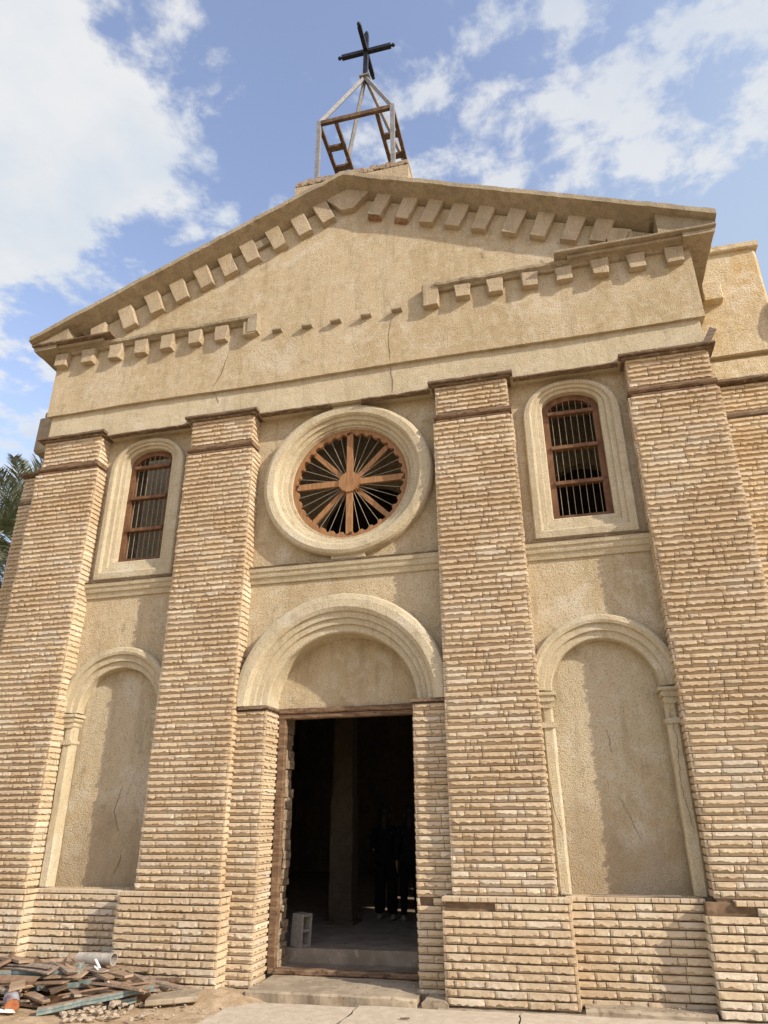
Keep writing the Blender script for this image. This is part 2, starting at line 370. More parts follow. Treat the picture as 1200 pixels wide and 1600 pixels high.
def outline_arch(cx, z0, zs, hw, rise, n=28, p=2.0):
    """closed outline: sill z0, vertical sides to zs, arch of given rise"""
    pts = []
    ns = max(2, int((zs - z0) / .12))
    for i in range(4): pts.append((cx - hw + 2 * hw * i / 4, z0))
    for i in range(ns): pts.append((cx + hw, z0 + (zs - z0) * i / ns))
    for i in range(n + 1):
        a = math.pi * i / n; c, s_ = math.cos(a), math.sin(a)
        pts.append((cx + hw * math.copysign(abs(c) ** (2 / p), c), zs + rise * abs(s_) ** (2 / p)))
    for i in range(ns - 1, 0, -1): pts.append((cx - hw, z0 + (zs - z0) * i / ns))
    return pts
def ring_molding(mb, inner, outer, prof, closed=True, jit=.004):
    rings = []
    for k, (a, b) in enumerate(zip(inner, outer)):
        ring = []
        for s_, y in prof:
            x = a[0] + (b[0] - a[0]) * s_; z = a[1] + (b[1] - a[1]) * s_
            ring.append(Vector((x + nz(x, z, 1, 4, jit), y + nz(x, z, 5, 5, jit), z + nz(x, z, 9, 4, jit))))
        rings.append(ring)
    if closed: rings.append(rings[0])
    mb.loft(rings, False)
def sweep_x(mb, x0, x1, prof, jit=.006, step=.09, zfun=None, caps=True):
    """horizontal moulding: closed profile of (y, z) run along x with a slightly uneven hand"""
    n = max(1, int((x1 - x0) / step)); rings = []
    for i in range(n + 1):
        x = x0 + (x1 - x0) * i / n; dz = zfun(x) if zfun else 0
        rings.append([Vector((x, y + nz(x, y, z, 3.3, jit) + nz(x, z, y, 13, jit * .6), z + dz + nz(x, y + 4, z, 2.6, jit) + nz(x, z + 3, y, 15, jit * .5))) for y, z in prof])
    mb.loft(rings, True, caps)
def crack(name, pts, y, parent, w=.007, nrm=(0, -1, 0)):
    w *= .42
    """thin jagged crack; a shallow sliver lying in the plaster face"""
    mb = MB(); R = random.Random(hash(name) % 99 + len(pts)); P2 = []
    for (a, b) in zip(pts[:-1], pts[1:]):
        n = max(2, int(math.dist(a, b) / .05))
        for i in range(n):
            t = i / n; P2.append((a[0] + (b[0] - a[0]) * t + R.uniform(-.012, .012), a[1] + (b[1] - a[1]) * t + R.uniform(-.008, .008)))
    P2.append(pts[-1]); L_ = len(P2); rings = []
    for i, (x, z) in enumerate(P2):
        ww = w * (.25 + .75 * math.sin(math.pi * min(.97, max(.03, i / (L_ - 1))))) * R.uniform(.6, 1.2) / 2
        rings.append([Vector((x - ww, y - .003, z)), Vector((x + ww, y - .003, z)), Vector((x + ww * .6, y + .01, z))])
    mb.loft(rings, True, True)
    return mb.obj(name, 'crack', parent)

# ================================================================== THE CHURCH
church = empty('church', (0, 0, 0), label='old sand-coloured stucco church front with split-stone pilasters and a plain triangular gable', cat='church')
A1, A2, A3, A4 = 5.554, 4.324, 2.675, 1.476
PF = -.28
# --- pilasters -----------------------------------------------------
def make_pilaster(xa, xb, i, left_half):
    mb = MB()
    # dark bedding core, stones stand out from it
    mb.box(xa + .022, xb - .022, PF + .022, .1, .0, 7.42)
    p = mb.obj('pilaster', 'mortar', church)
    fr = MB()
    stones(fr, (xa, PF + .016, 1.06), FX, NF, xb - xa, 1.06, 7.41, seed=10 + i)
    bk = .82 if i in (0, 3) else .03
    stones(fr, (xb - .016, PF + .01, 1.06), FY, FX, .29 if i != 3 else 1.0, 1.06, 7.41, seed=20 + i, ends=(False, False), proud=.010, cutr=(.08, .22))
    stones(fr, (xa + .016, PF + .01, 1.06), FY, -FX, .29 if i != 0 else 1.0, 1.06, 7.41, seed=30 + i, ends=(False, False), proud=.010, cutr=(.08, .22))
    fr.obj('stone_facing', 'stone', p)
    # plinth
    pl = MB(); pa, pb, py_ = xa - .14, xb + .14, -.42
    if i == 1: pb = xb + .10
    if i == 2: pa = xa - .10
    hole = None
    if i == 2: hole = lambda q: q.x < 1.93 and q.z > .915
    if i == 3: hole = lambda q: q.x < 4.72 and q.z > .915
    cr = MB(); cr.box(pa + .03, pb - .03, py_ + .03, .05, -.05, 1.03)
    stones(pl, (pa, py_ + .016, 0), FX, NF, pb - pa, .0, .995, seed=40 + i, skip=hole, cutr=(.12, .34), lmin=.12, lmax=.50)
    stones(pl, (pb - .016, py_ + .01, 0), FY, FX, .26 if i != 3 else 1.2, .0, .995, seed=50 + i, ends=(False, False), proud=.010, cutr=(.08, .22))
    stones(pl, (pa + .016, py_ + .01, 0), FY, -FX, .26 if i != 0 else 1.2, .0, .995, seed=60 + i, ends=(False, False), proud=.010, cutr=(.08, .22), skip=hole)
    pc = cr.obj('plinth', 'mortar', p)
    cap = MB()
    hs = 1.40 if i == 2 else (4.55 if i == 3 else -99)
    stones(cap, (pa, py_ + .0, 1.0), FX, NF, pb - pa, 1.0, 1.06, h=.06, seed=70 + i, flat=True, lmin=.05, lmax=.12, ends=(False, False), skip=(lambda q: q.x < hs))
    stones(cap, (pb - .004, py_ + .0, 1.0), FY, FX, .26, 1.0, 1.06, h=.06, seed=75 + i, flat=True, lmin=.05, lmax=.12, ends=(False, False))
    stones(cap, (pa + .004, py_ + .0, 1.0), FY, -FX, .26, 1.0, 1.06, h=.06, seed=78 + i, flat=True, lmin=.05, lmax=.12, ends=(False, False), skip=(lambda q: q.x < hs))
    cap.box(max(pa, hs - .05) + .005, pb - .005, py_ + .002, -.2, 1.003, 1.052)
    pl.v += []; a = len(pl.v); pl.add(cap.v, cap.f)
    pl.obj('plinth_stones', 'stone', p)
    # neck with its own small courses, brown bands above and below
    nk = MB(); na, nb = xa + .045, xb - .045
    co = MB(); co.box(na + .02, nb - .02, PF + .04, .05, 7.5, 8.05); co.obj('neck_core', 'mortar', p)
    stones(nk, (na, PF + .034, 7.56), FX, NF, nb - na, 7.555, 8.045, seed=80 + i, h=.083)
    stones(nk, (nb - .016, PF + .028, 7.56), FY, FX, .26, 7.555, 8.045, seed=85 + i, ends=(False, False), proud=.010, cutr=(.08, .22))
    stones(nk, (na + .016, PF + .028, 7.56), FY, -FX, .26, 7.555, 8.045, seed=88 + i, ends=(False, False), proud=.010, cutr=(.08, .22))
    nk.obj('neck', 'stone', p)
    bd = MB()
    bd.roughbox(na - .005, nb + .005, PF + .002, -.02, 7.418, 7.47, .004)
    bd.roughbox(na - .03, nb + .03, PF - .028, -.03, 7.47, 7.555, .005, ch=.03)
    bd.obj('neck_band', 'old_wood', p)
    cb = MB()
    cb.roughbox(xa - .05, xb + .05, PF - .10, .0, 8.075, 8.125, .009, ch=.01)
    cb.roughbox(xa - .01, xb + .01, PF - .055, -.01, 8.042, 8.078, .007, ch=.02)
    cb.obj('cap_board', 'trim_wood', p)
    return p
xs = [(-A1, -A2), (-A3, -A4), (A4, A3), (A2, A1)]
for i, (xa, xb) in enumerate(xs): make_pilaster(xa, xb, i, i < 2)

# --- door jambs ----------------------------------------------------
for i, (xa, xb) in enumerate(((-A4 - .02, -1.04), (1.03, A4 + .02))):
    mb = MB(); mb.box(xa, xb, -.13, .3, 0.0, 3.27) if False else None
    core = MB(); core.box(xa + (.02 if i else 0), xb - (0 if i else .02), -.125, .30, .02, 3.262)
    j = core.obj('door_jamb', 'mortar', church)
    st = MB()
    hole = (lambda q: q.x < 1.27 and q.x > 1.08 and .91 < q.z < .99) if i else None
    stones(st, (xa, -.134, .017), FX, NF, xb - xa, .017, 3.265, seed=101 + i, ends=(i == 1, i == 0), h=.0825, lmin=.14, lmax=.40, skip=hole)
    stones(st, ((xb - .016) if i == 0 else (xa + .016), -.14, .017), FY, FX if i == 0 else -FX, .46, .017, 3.265, seed=111 + i, ends=(False, False), proud=.018, lmin=.3, lmax=.47)
    st.obj('jamb_stones', 'stone', j)
    cp = MB(); cp.roughbox(xa + .0, xb + .03 if i == 0 else xb, -.20, .30, 3.290, 3.335, .004) if i == 0 else cp.roughbox(xa - .03, xb, -.20, .30, 3.290, 3.335, .004)
    cp.roughbox(xa, xb, -.15, .28, 3.262, 3.292, .003)
    cp.obj('jamb_cap', 'trim_wood', j)
# --- walls ---------------------------------------------------------
wall = MB()
def circle(cx, cz, r_, n=72): return [(cx + r_ * math.cos(2 * math.pi * k / n), cz + r_ * math.sin(2 * math.pi * k / n)) for k in range(n)]
RC = (.05, 6.755)
arch_in = [(1.065 * math.cos(math.pi * k / 40), 3.33 + 1.0 * math.sin(math.pi * k / 40)) for k in range(41)]
outer = [(-1.52, 3.33), (-1.52, 8.3), (1.52, 8.3), (1.52, 3.33)] + [(x + 0, z) for x, z in arch_in]
outer[3] = (1.52, 3.331)
wall.poly(outer, [circle(*RC, .955)], y=0)
WI = {}
for sx in (-1, 1):
    cx = 3.52 * sx
    wi = outline_arch(cx, 5.76, 7.56, .415, .26, p=2.1)
    ncx = 3.5 * sx
    ni = outline_arch(ncx, 1.065, 3.36, .67, .66)
    WI[sx] = (cx, wi, ncx, ni)
    ob = [(min(2.6 * sx, 4.4 * sx), 1.0), (max(2.6 * sx, 4.4 * sx), 1.0), (max(2.6 * sx, 4.4 * sx), 8.3), (min(2.6 * sx, 4.4 * sx), 8.3)]
    wall.poly(ob, [wi, ni], y=0)
wall.obj('facade_wall', 'stucco', church)
# backing mass so that no light leaks round the thin faces
bk = MB()
for x0, x1, z0, z1 in ((-5.5, -4.1, 0, 8.3), (-2.95, -1.06, 0, 3.30), (-2.95, -1.35, 3.3, 8.3), (1.06, 2.95, 0, 3.3), (1.35, 2.95, 3.3, 8.3), (4.1, 5.5, 0, 8.3), (-4.25, -2.8, 0, 5.7), (2.8, 4.25, 0, 5.7), (-1.45, 1.45, 4.45, 5.7), (-5.5, 5.5, 8.06, 8.3)):
    bk.box(x0, x1, .36 if z0 >= 3.3 or z1 > 5 else .36, .80, z0, z1)
bk.box(-5.5, 5.5, .30, .79, 8.3, 9.9)
bk.obj('backing_wall', 'rough_wall', church)
# side returns of the projecting front
for sx in (-1, 1):
    s_ = MB(); s_.box(min(sx * 5.3, sx * 5.52), max(sx * 5.3, sx * 5.52), -.2, .83, 0, 10.0)
    s_.obj('side_return', 'stucco_grey', church)
# --- tympanum over the door ---------------------------------------
ty = MB(); ty.poly([(-1.2, 3.26), (-1.2, 4.6), (1.2, 4.6), (1.2, 3.26)], y=.33, y2=.36)
ty.obj('tympanum', 'stucco', church)
ar = MB(); n = 56
inn = [(1.065 * math.cos(math.pi * k / n), 3.33 + .995 * math.sin(math.pi * k / n)) for k in range(n + 1)]
out = [(1.56 * math.cos(math.pi * k / n), 3.33 + 1.55 * math.sin(math.pi * k / n)) for k in range(n + 1)]
ring_molding(ar, inn, out, [(0, .34), (0, -.02), (.03, -.045), (.19, -.055), (.20, -.095), (.34, -.105), (.35, -.140), (.49, -.150), (.505, -.19), (.60, -.222), (.80, -.225), (.93, -.205), (.985, -.15), (1.0, .01)], closed=False)
ar.obj('door_arch', 'stucco_trim', church)
# --- rose window ---------------------------------------------------
rose = MB(); n = 96
i_ = circle(*RC, .94, n); o_ = [(RC[0] + (x - RC[0]) * 1.065, z) for x, z in circle(*RC, 1.30, n)]
k_ = lambda r_: (r_ - .94) / .36
ring_molding(rose, i_, o_, [(k_(.94), .16), (k_(.945), .03), (k_(.99), .012), (k_(.995), -.03), (k_(1.045), -.048), (k_(1.05), -.092), (k_(1.10), -.108), (k_(1.108), -.15), (k_(1.135), -.178), (k_(1.22), -.19), (k_(1.265), -.165), (k_(1.285), -.12), (k_(1.295), .01)])
rz = rose.obj('rose_window', 'stucco_trim', church)
kb = MB(); kb.roughbox(RC[0] - .24, RC[0] + .24, -.14, .02, 7.98, 8.062, .004); kb.obj('key_block', 'stucco_trim', rz)
kb = MB()
kb.roughbox(RC[0] - .22, RC[0] + .30, -.10, .02, 5.42, 5.52, .004)
kb.obj('key_block', 'stucco_trim', rz)
fr = MB(); nn = 240; rings = []
for k in range(nn + 1):
    a = 2 * math.pi * k / nn; sc = .862 + .018 * (1 if math.sin(a * 34) > .15 else -1 if math.sin(a * 34) < -.15 else 0)
    c, s_ = math.cos(a), math.sin(a)
    rings.append([Vector((RC[0] + q * c, y, RC[1] + q * s_)) for q, y in ((.955, .06), (sc, .06), (sc, .13), (.955, .13))])
fr.loft(rings, True)
fr.obj('frame', 'rose_wood', rz)
for k in range(8):
    a = math.pi * k / 4; sp = MB()
    yy = .085 if k % 2 == 0 else .16
    if k == 6: pass
    w_ = .10 if k % 2 == 0 else .082
    p0 = Vector((RC[0] + .1 * math.cos(a), yy, RC[1] + .1 * math.sin(a))); p1 = Vector((RC[0] + .90 * math.cos(a), yy, RC[1] + .90 * math.sin(a)))
    sp.bar(p0, p1, w_ if abs(math.cos(a)) < .1 or k % 2 else w_, .05, up=(0, -1, 0))
    sp.obj('spoke', 'rose_wood', rz)
hub = MB(); nh = 96; ring1 = []
hp = [(.17 + (.008 if math.sin(2 * math.pi * k / nh * 24) > 0 else -.004)) for k in range(nh)]
hub.loft([[Vector((RC[0] + hp[k] * math.cos(2 * math.pi * k / nh), y, RC[1] + hp[k] * math.sin(2 * math.pi * k / nh))) for k in range(nh)] for y in (.035, .14)], True, True)
hub.obj('hub', 'rose_wood', rz)
for k in range(8):
    for j in (1, 2, 3):
        a = math.pi * k / 4 + math.pi / 4 * j / 4
        rd = MB(); rd.tube([(RC[0] + .15 * math.cos(a), .10, RC[1] + .15 * math.sin(a)), (RC[0] + .86 * math.cos(a), .10, RC[1] + .86 * math.sin(a))], .0040, 6)
        rd.obj('rod', 'rod', rz)
# --- arched windows ------------------------------------------------
for sx in (-1, 1):
    cx, wi, ncx, ni = WI[sx]
    wo_ = outline_arch(cx, 5.43, 7.36, .705, .64, p=2.25)
    # match vertex counts
    a_n = len(wi)
    wo_ = outline_arch(cx, 5.43, 7.36, .705, .64, p=2.25)
    def resamp(pts, m):
        pts = pts + [pts[0]]; d = [0]
        for a, b in zip(pts[:-1], pts[1:]): d.append(d[-1] + math.dist(a, b))
        res = []; j = 0
        for k in range(m):
            t = d[-1] * k / m
            while d[j + 1] < t: j += 1
            q = (t - d[j]) / max(1e-9, d[j + 1] - d[j]); res.append((pts[j][0] + (pts[j + 1][0] - pts[j][0]) * q, pts[j][1] + (pts[j + 1][1] - pts[j][1]) * q))
        return res
    def para(z0, zs, hw, rise, p):
        res = []
        for i in range(10): res.append((cx - hw + 2 * hw * i / 10, z0))
        for i in range(16): res.append((cx + hw, z0 + (zs - z0) * i / 16))
        for i in range(37):
            a = math.pi * i / 36; c, s_ = math.cos(a), math.sin(a)
            res.append((cx + hw * math.copysign(abs(c) ** (2 / p), c), zs + rise * abs(s_) ** (2 / p)))
        for i in range(15, 0, -1): res.append((cx - hw, z0 + (zs - z0) * i / 16))
        return res
    sur = MB()
    ring_molding(sur, para(5.76, 7.56, .415, .26, 2.1), para(5.43, 7.36, .705, .62, 2.2),
                 [(0, .25), (0, .0), (.06, -.012), (.28, -.018), (.30, -.058), (.56, -.064), (.58, -.10), (.66, -.112), (.93, -.10), (.985, -.07), (1.0, .01)], jit=.003)
    W = sur.obj('arched_window', 'stucco_trim', church)
    ff = MB()
    ring_molding(ff, para(5.84, 7.53, .325, .20, 2.1), para(5.755, 7.565, .42, .27, 2.1), [(0, .20), (0, .10), (1, .10), (1, .20), (0, .20)], jit=.001)
    ff.obj('frame', 'red_wood', W)
    for zt in (7.515, 6.93, 6.345):
        tr = MB(); tr.roughbox(cx - .335, cx + .335, .065, .17, zt - .03, zt + .03, .001, ch=.006); tr.obj('transom', 'red_wood', W)
    for k in range(7):
        x = cx - .325 + .65 * (k + .5) / 7
        rd = MB(); rd.tube([(x, .12, 5.80), (x, .12, 7.53 + .20 * math.sqrt(max(0, 1 - ((x - cx) / .33) ** 2)))], .0036, 6); rd.obj('bar', 'rod', W)
    sl = MB(); sl.roughbox(cx - .40, cx + .40, .02, .14, 5.745, 5.775, .003); sl.obj('sill', 'old_wood', W)
    # --- niche under it
    pn = MB(); pn.poly(outline_arch(ncx, 1.05, 3.36, .70, .69), y=.15, y2=.2)
    NI = pn.obj('niche', 'stucco_niche', church)
    am = MB(); n = 44
    inn = [(ncx + .66 * math.cos(math.pi * k / n), 3.38 + .64 * math.sin(math.pi * k / n)) for k in range(n + 1)]
    out = [(ncx + .95 * math.cos(math.pi * k / n), 3.38 + .95 * math.sin(math.pi * k / n)) for k in range(n + 1)]
    ring_molding(am, inn, out, [(0, .16), (0, 0), (.04, -.015), (.30, -.02), (.32, -.062), (.60, -.068), (.62, -.105), (.74, -.12), (.92, -.11), (.985, -.08), (1.0, .01)], closed=False, jit=.004)
    am.obj('niche_arch', 'stucco_trim', NI)
    for cxs in (-1, 1):
        c = ncx + cxs * .745; co = MB()
        def bx(hw, yf, z0, z1, ch=.012, j=.003): co.roughbox(c - hw, c + hw, yf, .15, z0, z1, j, ch=ch, step=.15)
        bx(.078, -.035, 1.062, 2.93, .03, .008)
        bx(.098, -.06, 2.92, 2.985, .025); bx(.07, -.03, 2.975, 3.17, .03)
        bx(.085, -.05, 3.16, 3.25, .03); bx(.105, -.075, 3.24, 3.315, .03); bx(.128, -.10, 3.31, 3.355, .008)
        co.obj('colonnette', 'stucco_trim', NI)
    # lower wall of stone under the niche and its rowlock sill
    x0, x1 = (2.66, 4.34) if sx > 0 else (-4.34, -2.66)
    core = MB(); core.box(x0, x1, -.16, .1, -.05, 1.02)
    pw = core.obj('base_wall', 'mortar', church)
    ps = MB(); stones(ps, (x0 + .12, -.174, 0), FX, NF, x1 - x0 - .24, .0, .995, seed=130 + sx, cutr=(.12, .34), ends=(False, False), lmin=.14, lmax=.48)
    stones(ps, (x0 + .1, -.185, 1.0), FX, NF, x1 - x0 - .2, 1.0, 1.056, h=.056, seed=140 + sx, flat=True, lmin=.05, lmax=.14, ends=(False, False))
    ps.box(x0 + .1, x1 - .1, -.180, .15, 1.003, 1.05)
    ps.obj('base_stones', 'stone', pw)
# --- belt courses --------------------------------------------------
for x0, x1 in ((-4.36, -2.64), (-1.51, 1.51), (2.64, 4.36)):
    b_ = MB()
    sweep_x(b_, x0, x1, [(.02, 5.16), (-.03, 5.16), (-.045, 5.20), (-.05, 5.235), (-.075, 5.245), (-.085, 5.27), (-.09, 5.31), (-.112, 5.325), (-.12, 5.36), (-.12, 5.385), (.02, 5.40)], jit=.005)
    bo = b_.obj('belt_course', 'stucco_trim', church)
    t_ = MB(); sweep_x(t_, x0, x1, [(0, 5.40), (-.135, 5.388), (-.138, 5.405), (0, 5.42)], jit=.006); t_.obj('drip_edge', 'trim_wood', bo)
# --- frieze, gable wall -------------------------------------------
fz = MB(); sweep_x(fz, -5.50, 5.50, [(.30, 8.062), (-.25, 8.062), (-.252, 8.3), (-.25, 8.64), (.30, 8.64)], jit=.008, step=.15)
fz.obj('lower_frieze', 'stucco_trim', church)
for x0, x1 in ((-4.27, -2.73), (-1.42, -.22), (.32, 1.42), (2.73, 4.27)):
    tb = MB(); tb.roughbox(x0, x1, -.265, -.15, 8.030, 8.066, .008, ch=.012)
    tb.obj('frieze_trim', 'trim_wood', church)
gx, gz = .05, 12.55
G = MB(); sl_ = .423
NX = 90; top = []; 
rings = []
for k in range(NX + 1):
    x = -5.57 + 11.14 * k / NX; zt = gz - .1 - sl_ * abs(x - gx)
    m = 14; ring = []
    lip = .010 * math.sin(x * 1.3)
    for q in range(m + 1):
        z = 8.60 + (zt - 8.60) * q / m
        ring.append(Vector((x, -.315 + nz(x, z, 0, 1.1, .012) + nz(x, z, 3, 4, .004), z + (lip + nz(x, 0, 4, 6, .006) if q == 0 else 0))))
    ring = [Vector((x, .0, 8.62))] + ring
    rings.append(ring)
G.loft(rings, False)
G.add(rings[0], [tuple(range(len(rings[0])))]); G.add(rings[-1], [tuple(range(len(rings[-1])))])
G.obj('gable_wall', 'stucco', church)
# --- raking cornice / roof slab -----------------------------------
rk = MB(); rings = []; NR = 120
for k in range(NR + 1):
    x = -5.98 + 11.92 * k / NR
    zt = gz + .17 - sl_ * abs(x - gx)
    e = nz(x, 0, 0, 2.2, .022) + nz(x, 1, 0, 11, .020)
    prof = [(.95, 0), (-.69, 0 + e), (-.695, -.10 + e), (-.60, -.13), (-.52, -.16), (-.44, -.19), (-.30, -.24), (.95, -.24)]
    if x < -5.1 or x > 5.1: prof = [(.95, 0), (-.69, e), (-.695, -.10), (-.62, -.12), (-.5, -.13), (-.44, -.14), (-.3, -.15), (.95, -.17)]
    rings.append([Vector((x, y + nz(x, y, 7, 3, .006), zt + d)) for y, d in prof])
rk.loft(rings, True, True)
rk.obj('raking_cornice', 'stucco_grey', church)
# closed eaves corners and horizontal slabs
for sx, xi, xs_ in ((-1, 5.28, 4.30), (1, 5.12, 3.55)):
    e = MB(); xo = 5.96 if sx < 0 else 5.92
    zr = lambda x: gz + .10 - sl_ * abs(x * sx - gx)
    pts = [(sx * xo, 10.02), (sx * xi, 10.02), (sx * xi, zr(xi) - .02), (sx * xo, zr(xo) - .02)]
    e.poly(pts, y=-.57, y2=-.25); e.obj('eave_block', 'stucco_grey', church)
    s2 = MB(); s2.roughbox(min(sx * xo, sx * xs_), max(sx * xo, sx * xs_), -.63, -.28, 9.985, 10.03, .008)
    s2.obj('cornice_board', 'trim_wood' if sx < 0 else 'stucco_grey', church)
    s3 = MB(); s3.roughbox(min(sx * (xo - .06), sx * (xs_ + .2)), max(sx * (xo - .06), sx * (xs_ + .2)), -.54, -.28, 9.93, 9.988, .007)
    s3.obj('cornice_underboard', 'stucco_grey', church)
    rt = MB(); rt.roughbox(min(sx * 5.45, sx * (xo - .02)), max(sx * 5.45, sx * (xo - .02)), -.58, .84, 9.90, 10.12, .01)
    rt.obj('eave_return', 'stucco_grey', church)
for x0, x1 in ((-5.55, -1.53), (1.62, 5.52)):
    c_ = MB(); sweep_x(c_, x0, x1, [(-.30, 9.86), (-.37, 9.87), (-.40, 9.90), (-.455, 9.925), (-.46, 9.97), (-.44, 10.0), (-.30, 10.02)], jit=.020, step=.05)
    c_.obj('horizontal_cornice', 'stucco_grey', church)
nb_ = MB(); nb_.roughbox(-1.69, -1.50, -.46, -.3, 9.62, 9.99, .006); nb_.obj('cornice_end', 'stucco_grey', church)
# dentils
def dent(name, cx_, cz_, w_, h_, ang, mat='stucco_trim2', front=-.43, tp=.02, brick=False):
    m = MB(); R = Matrix.Translation((cx_, 0, cz_)) @ Matrix.Rotation(ang, 4, 'Y')
    j = random.uniform(-.012, .012); rings = []
    for q, t in enumerate((0, .5, 1)):
        hw = w_ / 2 + tp * (t - .5); z = -h_ / 2 + h_ * t
        f_ = front + j - (.012 if q == 0 else 0)
        rings.append([R @ Vector((x + random.uniform(-.010, .010), y + random.uniform(-.009, .009), z + random.uniform(-.012, .012))) for x, y in ((-hw, -.29), (-hw, f_ + .012), (-hw + .014, f_), (hw - .014, f_), (hw, f_ + .012), (hw, -.29))])
    m.loft(rings, True, True)
    o = m.obj(name, mat, church)
    if brick:
        b = MB(); hw = w_ / 2 - tp / 2; rg = []
        for z in (-h_ / 2 - .045, -h_ / 2 + .002):
            rg.append([R @ Vector((x + random.uniform(-.008, .008), y + random.uniform(-.006, .006), z + random.uniform(-.008, .004))) for x, y in ((-hw + .01, -.29), (-hw + .01, front + .04), (0, front + .02), (hw - .01, front + .035), (hw - .01, -.29))])
        b.loft(rg, True, True); b.obj('exposed_brick', 'old_brick', o)
    return o
for x in (-5.41, -4.87, -4.31, -3.78, -3.25, -2.71, -2.19, -1.66): dent('dentil', x + random.uniform(-.01, .01), 9.735, .25, .28 + random.uniform(-.02, .02), random.uniform(-.04, .04))
for x in (2.07, 2.59, 3.14, 3.67, 4.22, 4.76, 5.33): dent('dentil', x + random.uniform(-.01, .01), 9.745, .25, .28 + random.uniform(-.02, .02), random.uniform(-.03, .03))
dent('dentil', 1.54, 9.77, .26, .42, 0)
for x in (-1.16, -.62, -.10, .43, .96):
    m = MB(); m.roughbox(x - .09, x + .09, -.41, -.3, 9.595 + random.uniform(-.008, .008), 9.64, .010, step=.04); m.obj('dentil_stub', 'stucco_grey', church)
th = math.atan(sl_)
def rake_dent(x, sgn, w_=.24, L_=.46):
    # hangs square to the rake, from under the soffit
    zt = gz - .02 - sl_ * abs(x - gx); ux, uz = (math.sin(th) * -sgn * -1, -math.cos(th))
    cx_ = x - sgn * math.sin(th) * L_ * .42; cz_ = zt - math.cos(th) * L_ * .42 - .09
    return dent('dentil', cx_, cz_, w_, L_, -sgn * th if sgn else 0, front=-.44)
for x in (-4.08, -3.56, -3.08, -2.60, -2.14, -1.70, -1.20, -.72, -.28):
    # x here is the foot of each dentil
    zc_ = gz + .06 - sl_ * abs(x - gx); 
    dent('dentil', x - .09, zc_ - .365, .275, .56, -th, 'stucco_trim2')
for x in (.60, 1.08, 1.53, 1.97, 2.41, 2.91, 3.36, 3.83, 4.25):
    zc_ = gz + .06 - sl_ * abs(x - gx)
    dent('dentil', x + .09, zc_ - .365, .275, (.51 if x < 1.3 else .56) if x < 4 else .44, th, 'stucco_trim2', brick=x < 1.3)
m = MB(); m.roughbox(-1.88, -1.30, -.40, -.3, 11.56, 11.74, .005, mat=Matrix.Translation((-1.62, 0, 11.55)) @ Matrix.Rotation(-th, 4, 'Y') @ Matrix.Translation((1.62, 0, -11.55)))
m.obj('dentil_bridge', 'stucco_grey', church)
m = MB(); m.poly([(-4.62, 10.05), (-4.86, 10.05), (-4.90, 10.34), (-4.62, 10.45)], y=-.43, y2=-.29); m.obj('dentil', 'stucco_trim2', church)
m = MB(); m.poly([(4.78, 10.05), (4.40, 10.05), (4.40, 10.52), (4.78, 10.38)], y=-.42, y2=-.29); m.obj('dentil', 'stucco_trim2', church)
m = MB(); m.poly([(-.02, 12.03), (.20, 12.03), (.50, 12.36), (.05, 12.52), (-.32, 12.36)], y=-.45, y2=-.29); m.obj('keystone', 'stucco_trim2', church)
# --- belfry base ---------------------------------------------------
bb = MB(); bb.roughbox(-1.14, 1.14, 0.0, 2.1, 12.0, 13.40, .012, ch=.03); B_ = bb.obj('belfry_base', 'stucco_trim2', church)
br = MB(); R = random.Random(5)
for row, zz in enumerate((13.39, 13.45, 13.50)):
    x = -1.14 + row * .05
    while x < 1.12:
        l = R.uniform(.05, .15); y0_ = -.015 + row * .02 + R.uniform(-.01, .02)
        if not (row == 2 and R.random() < .35):
            br.roughbox(x, min(1.15, x + l), y0_, y0_ + 2.0, zz, zz + .055 + R.uniform(0, .02), .010, step=.6)
        x += l + .008
br.obj('rubble_course', 'rough_wall', B_)
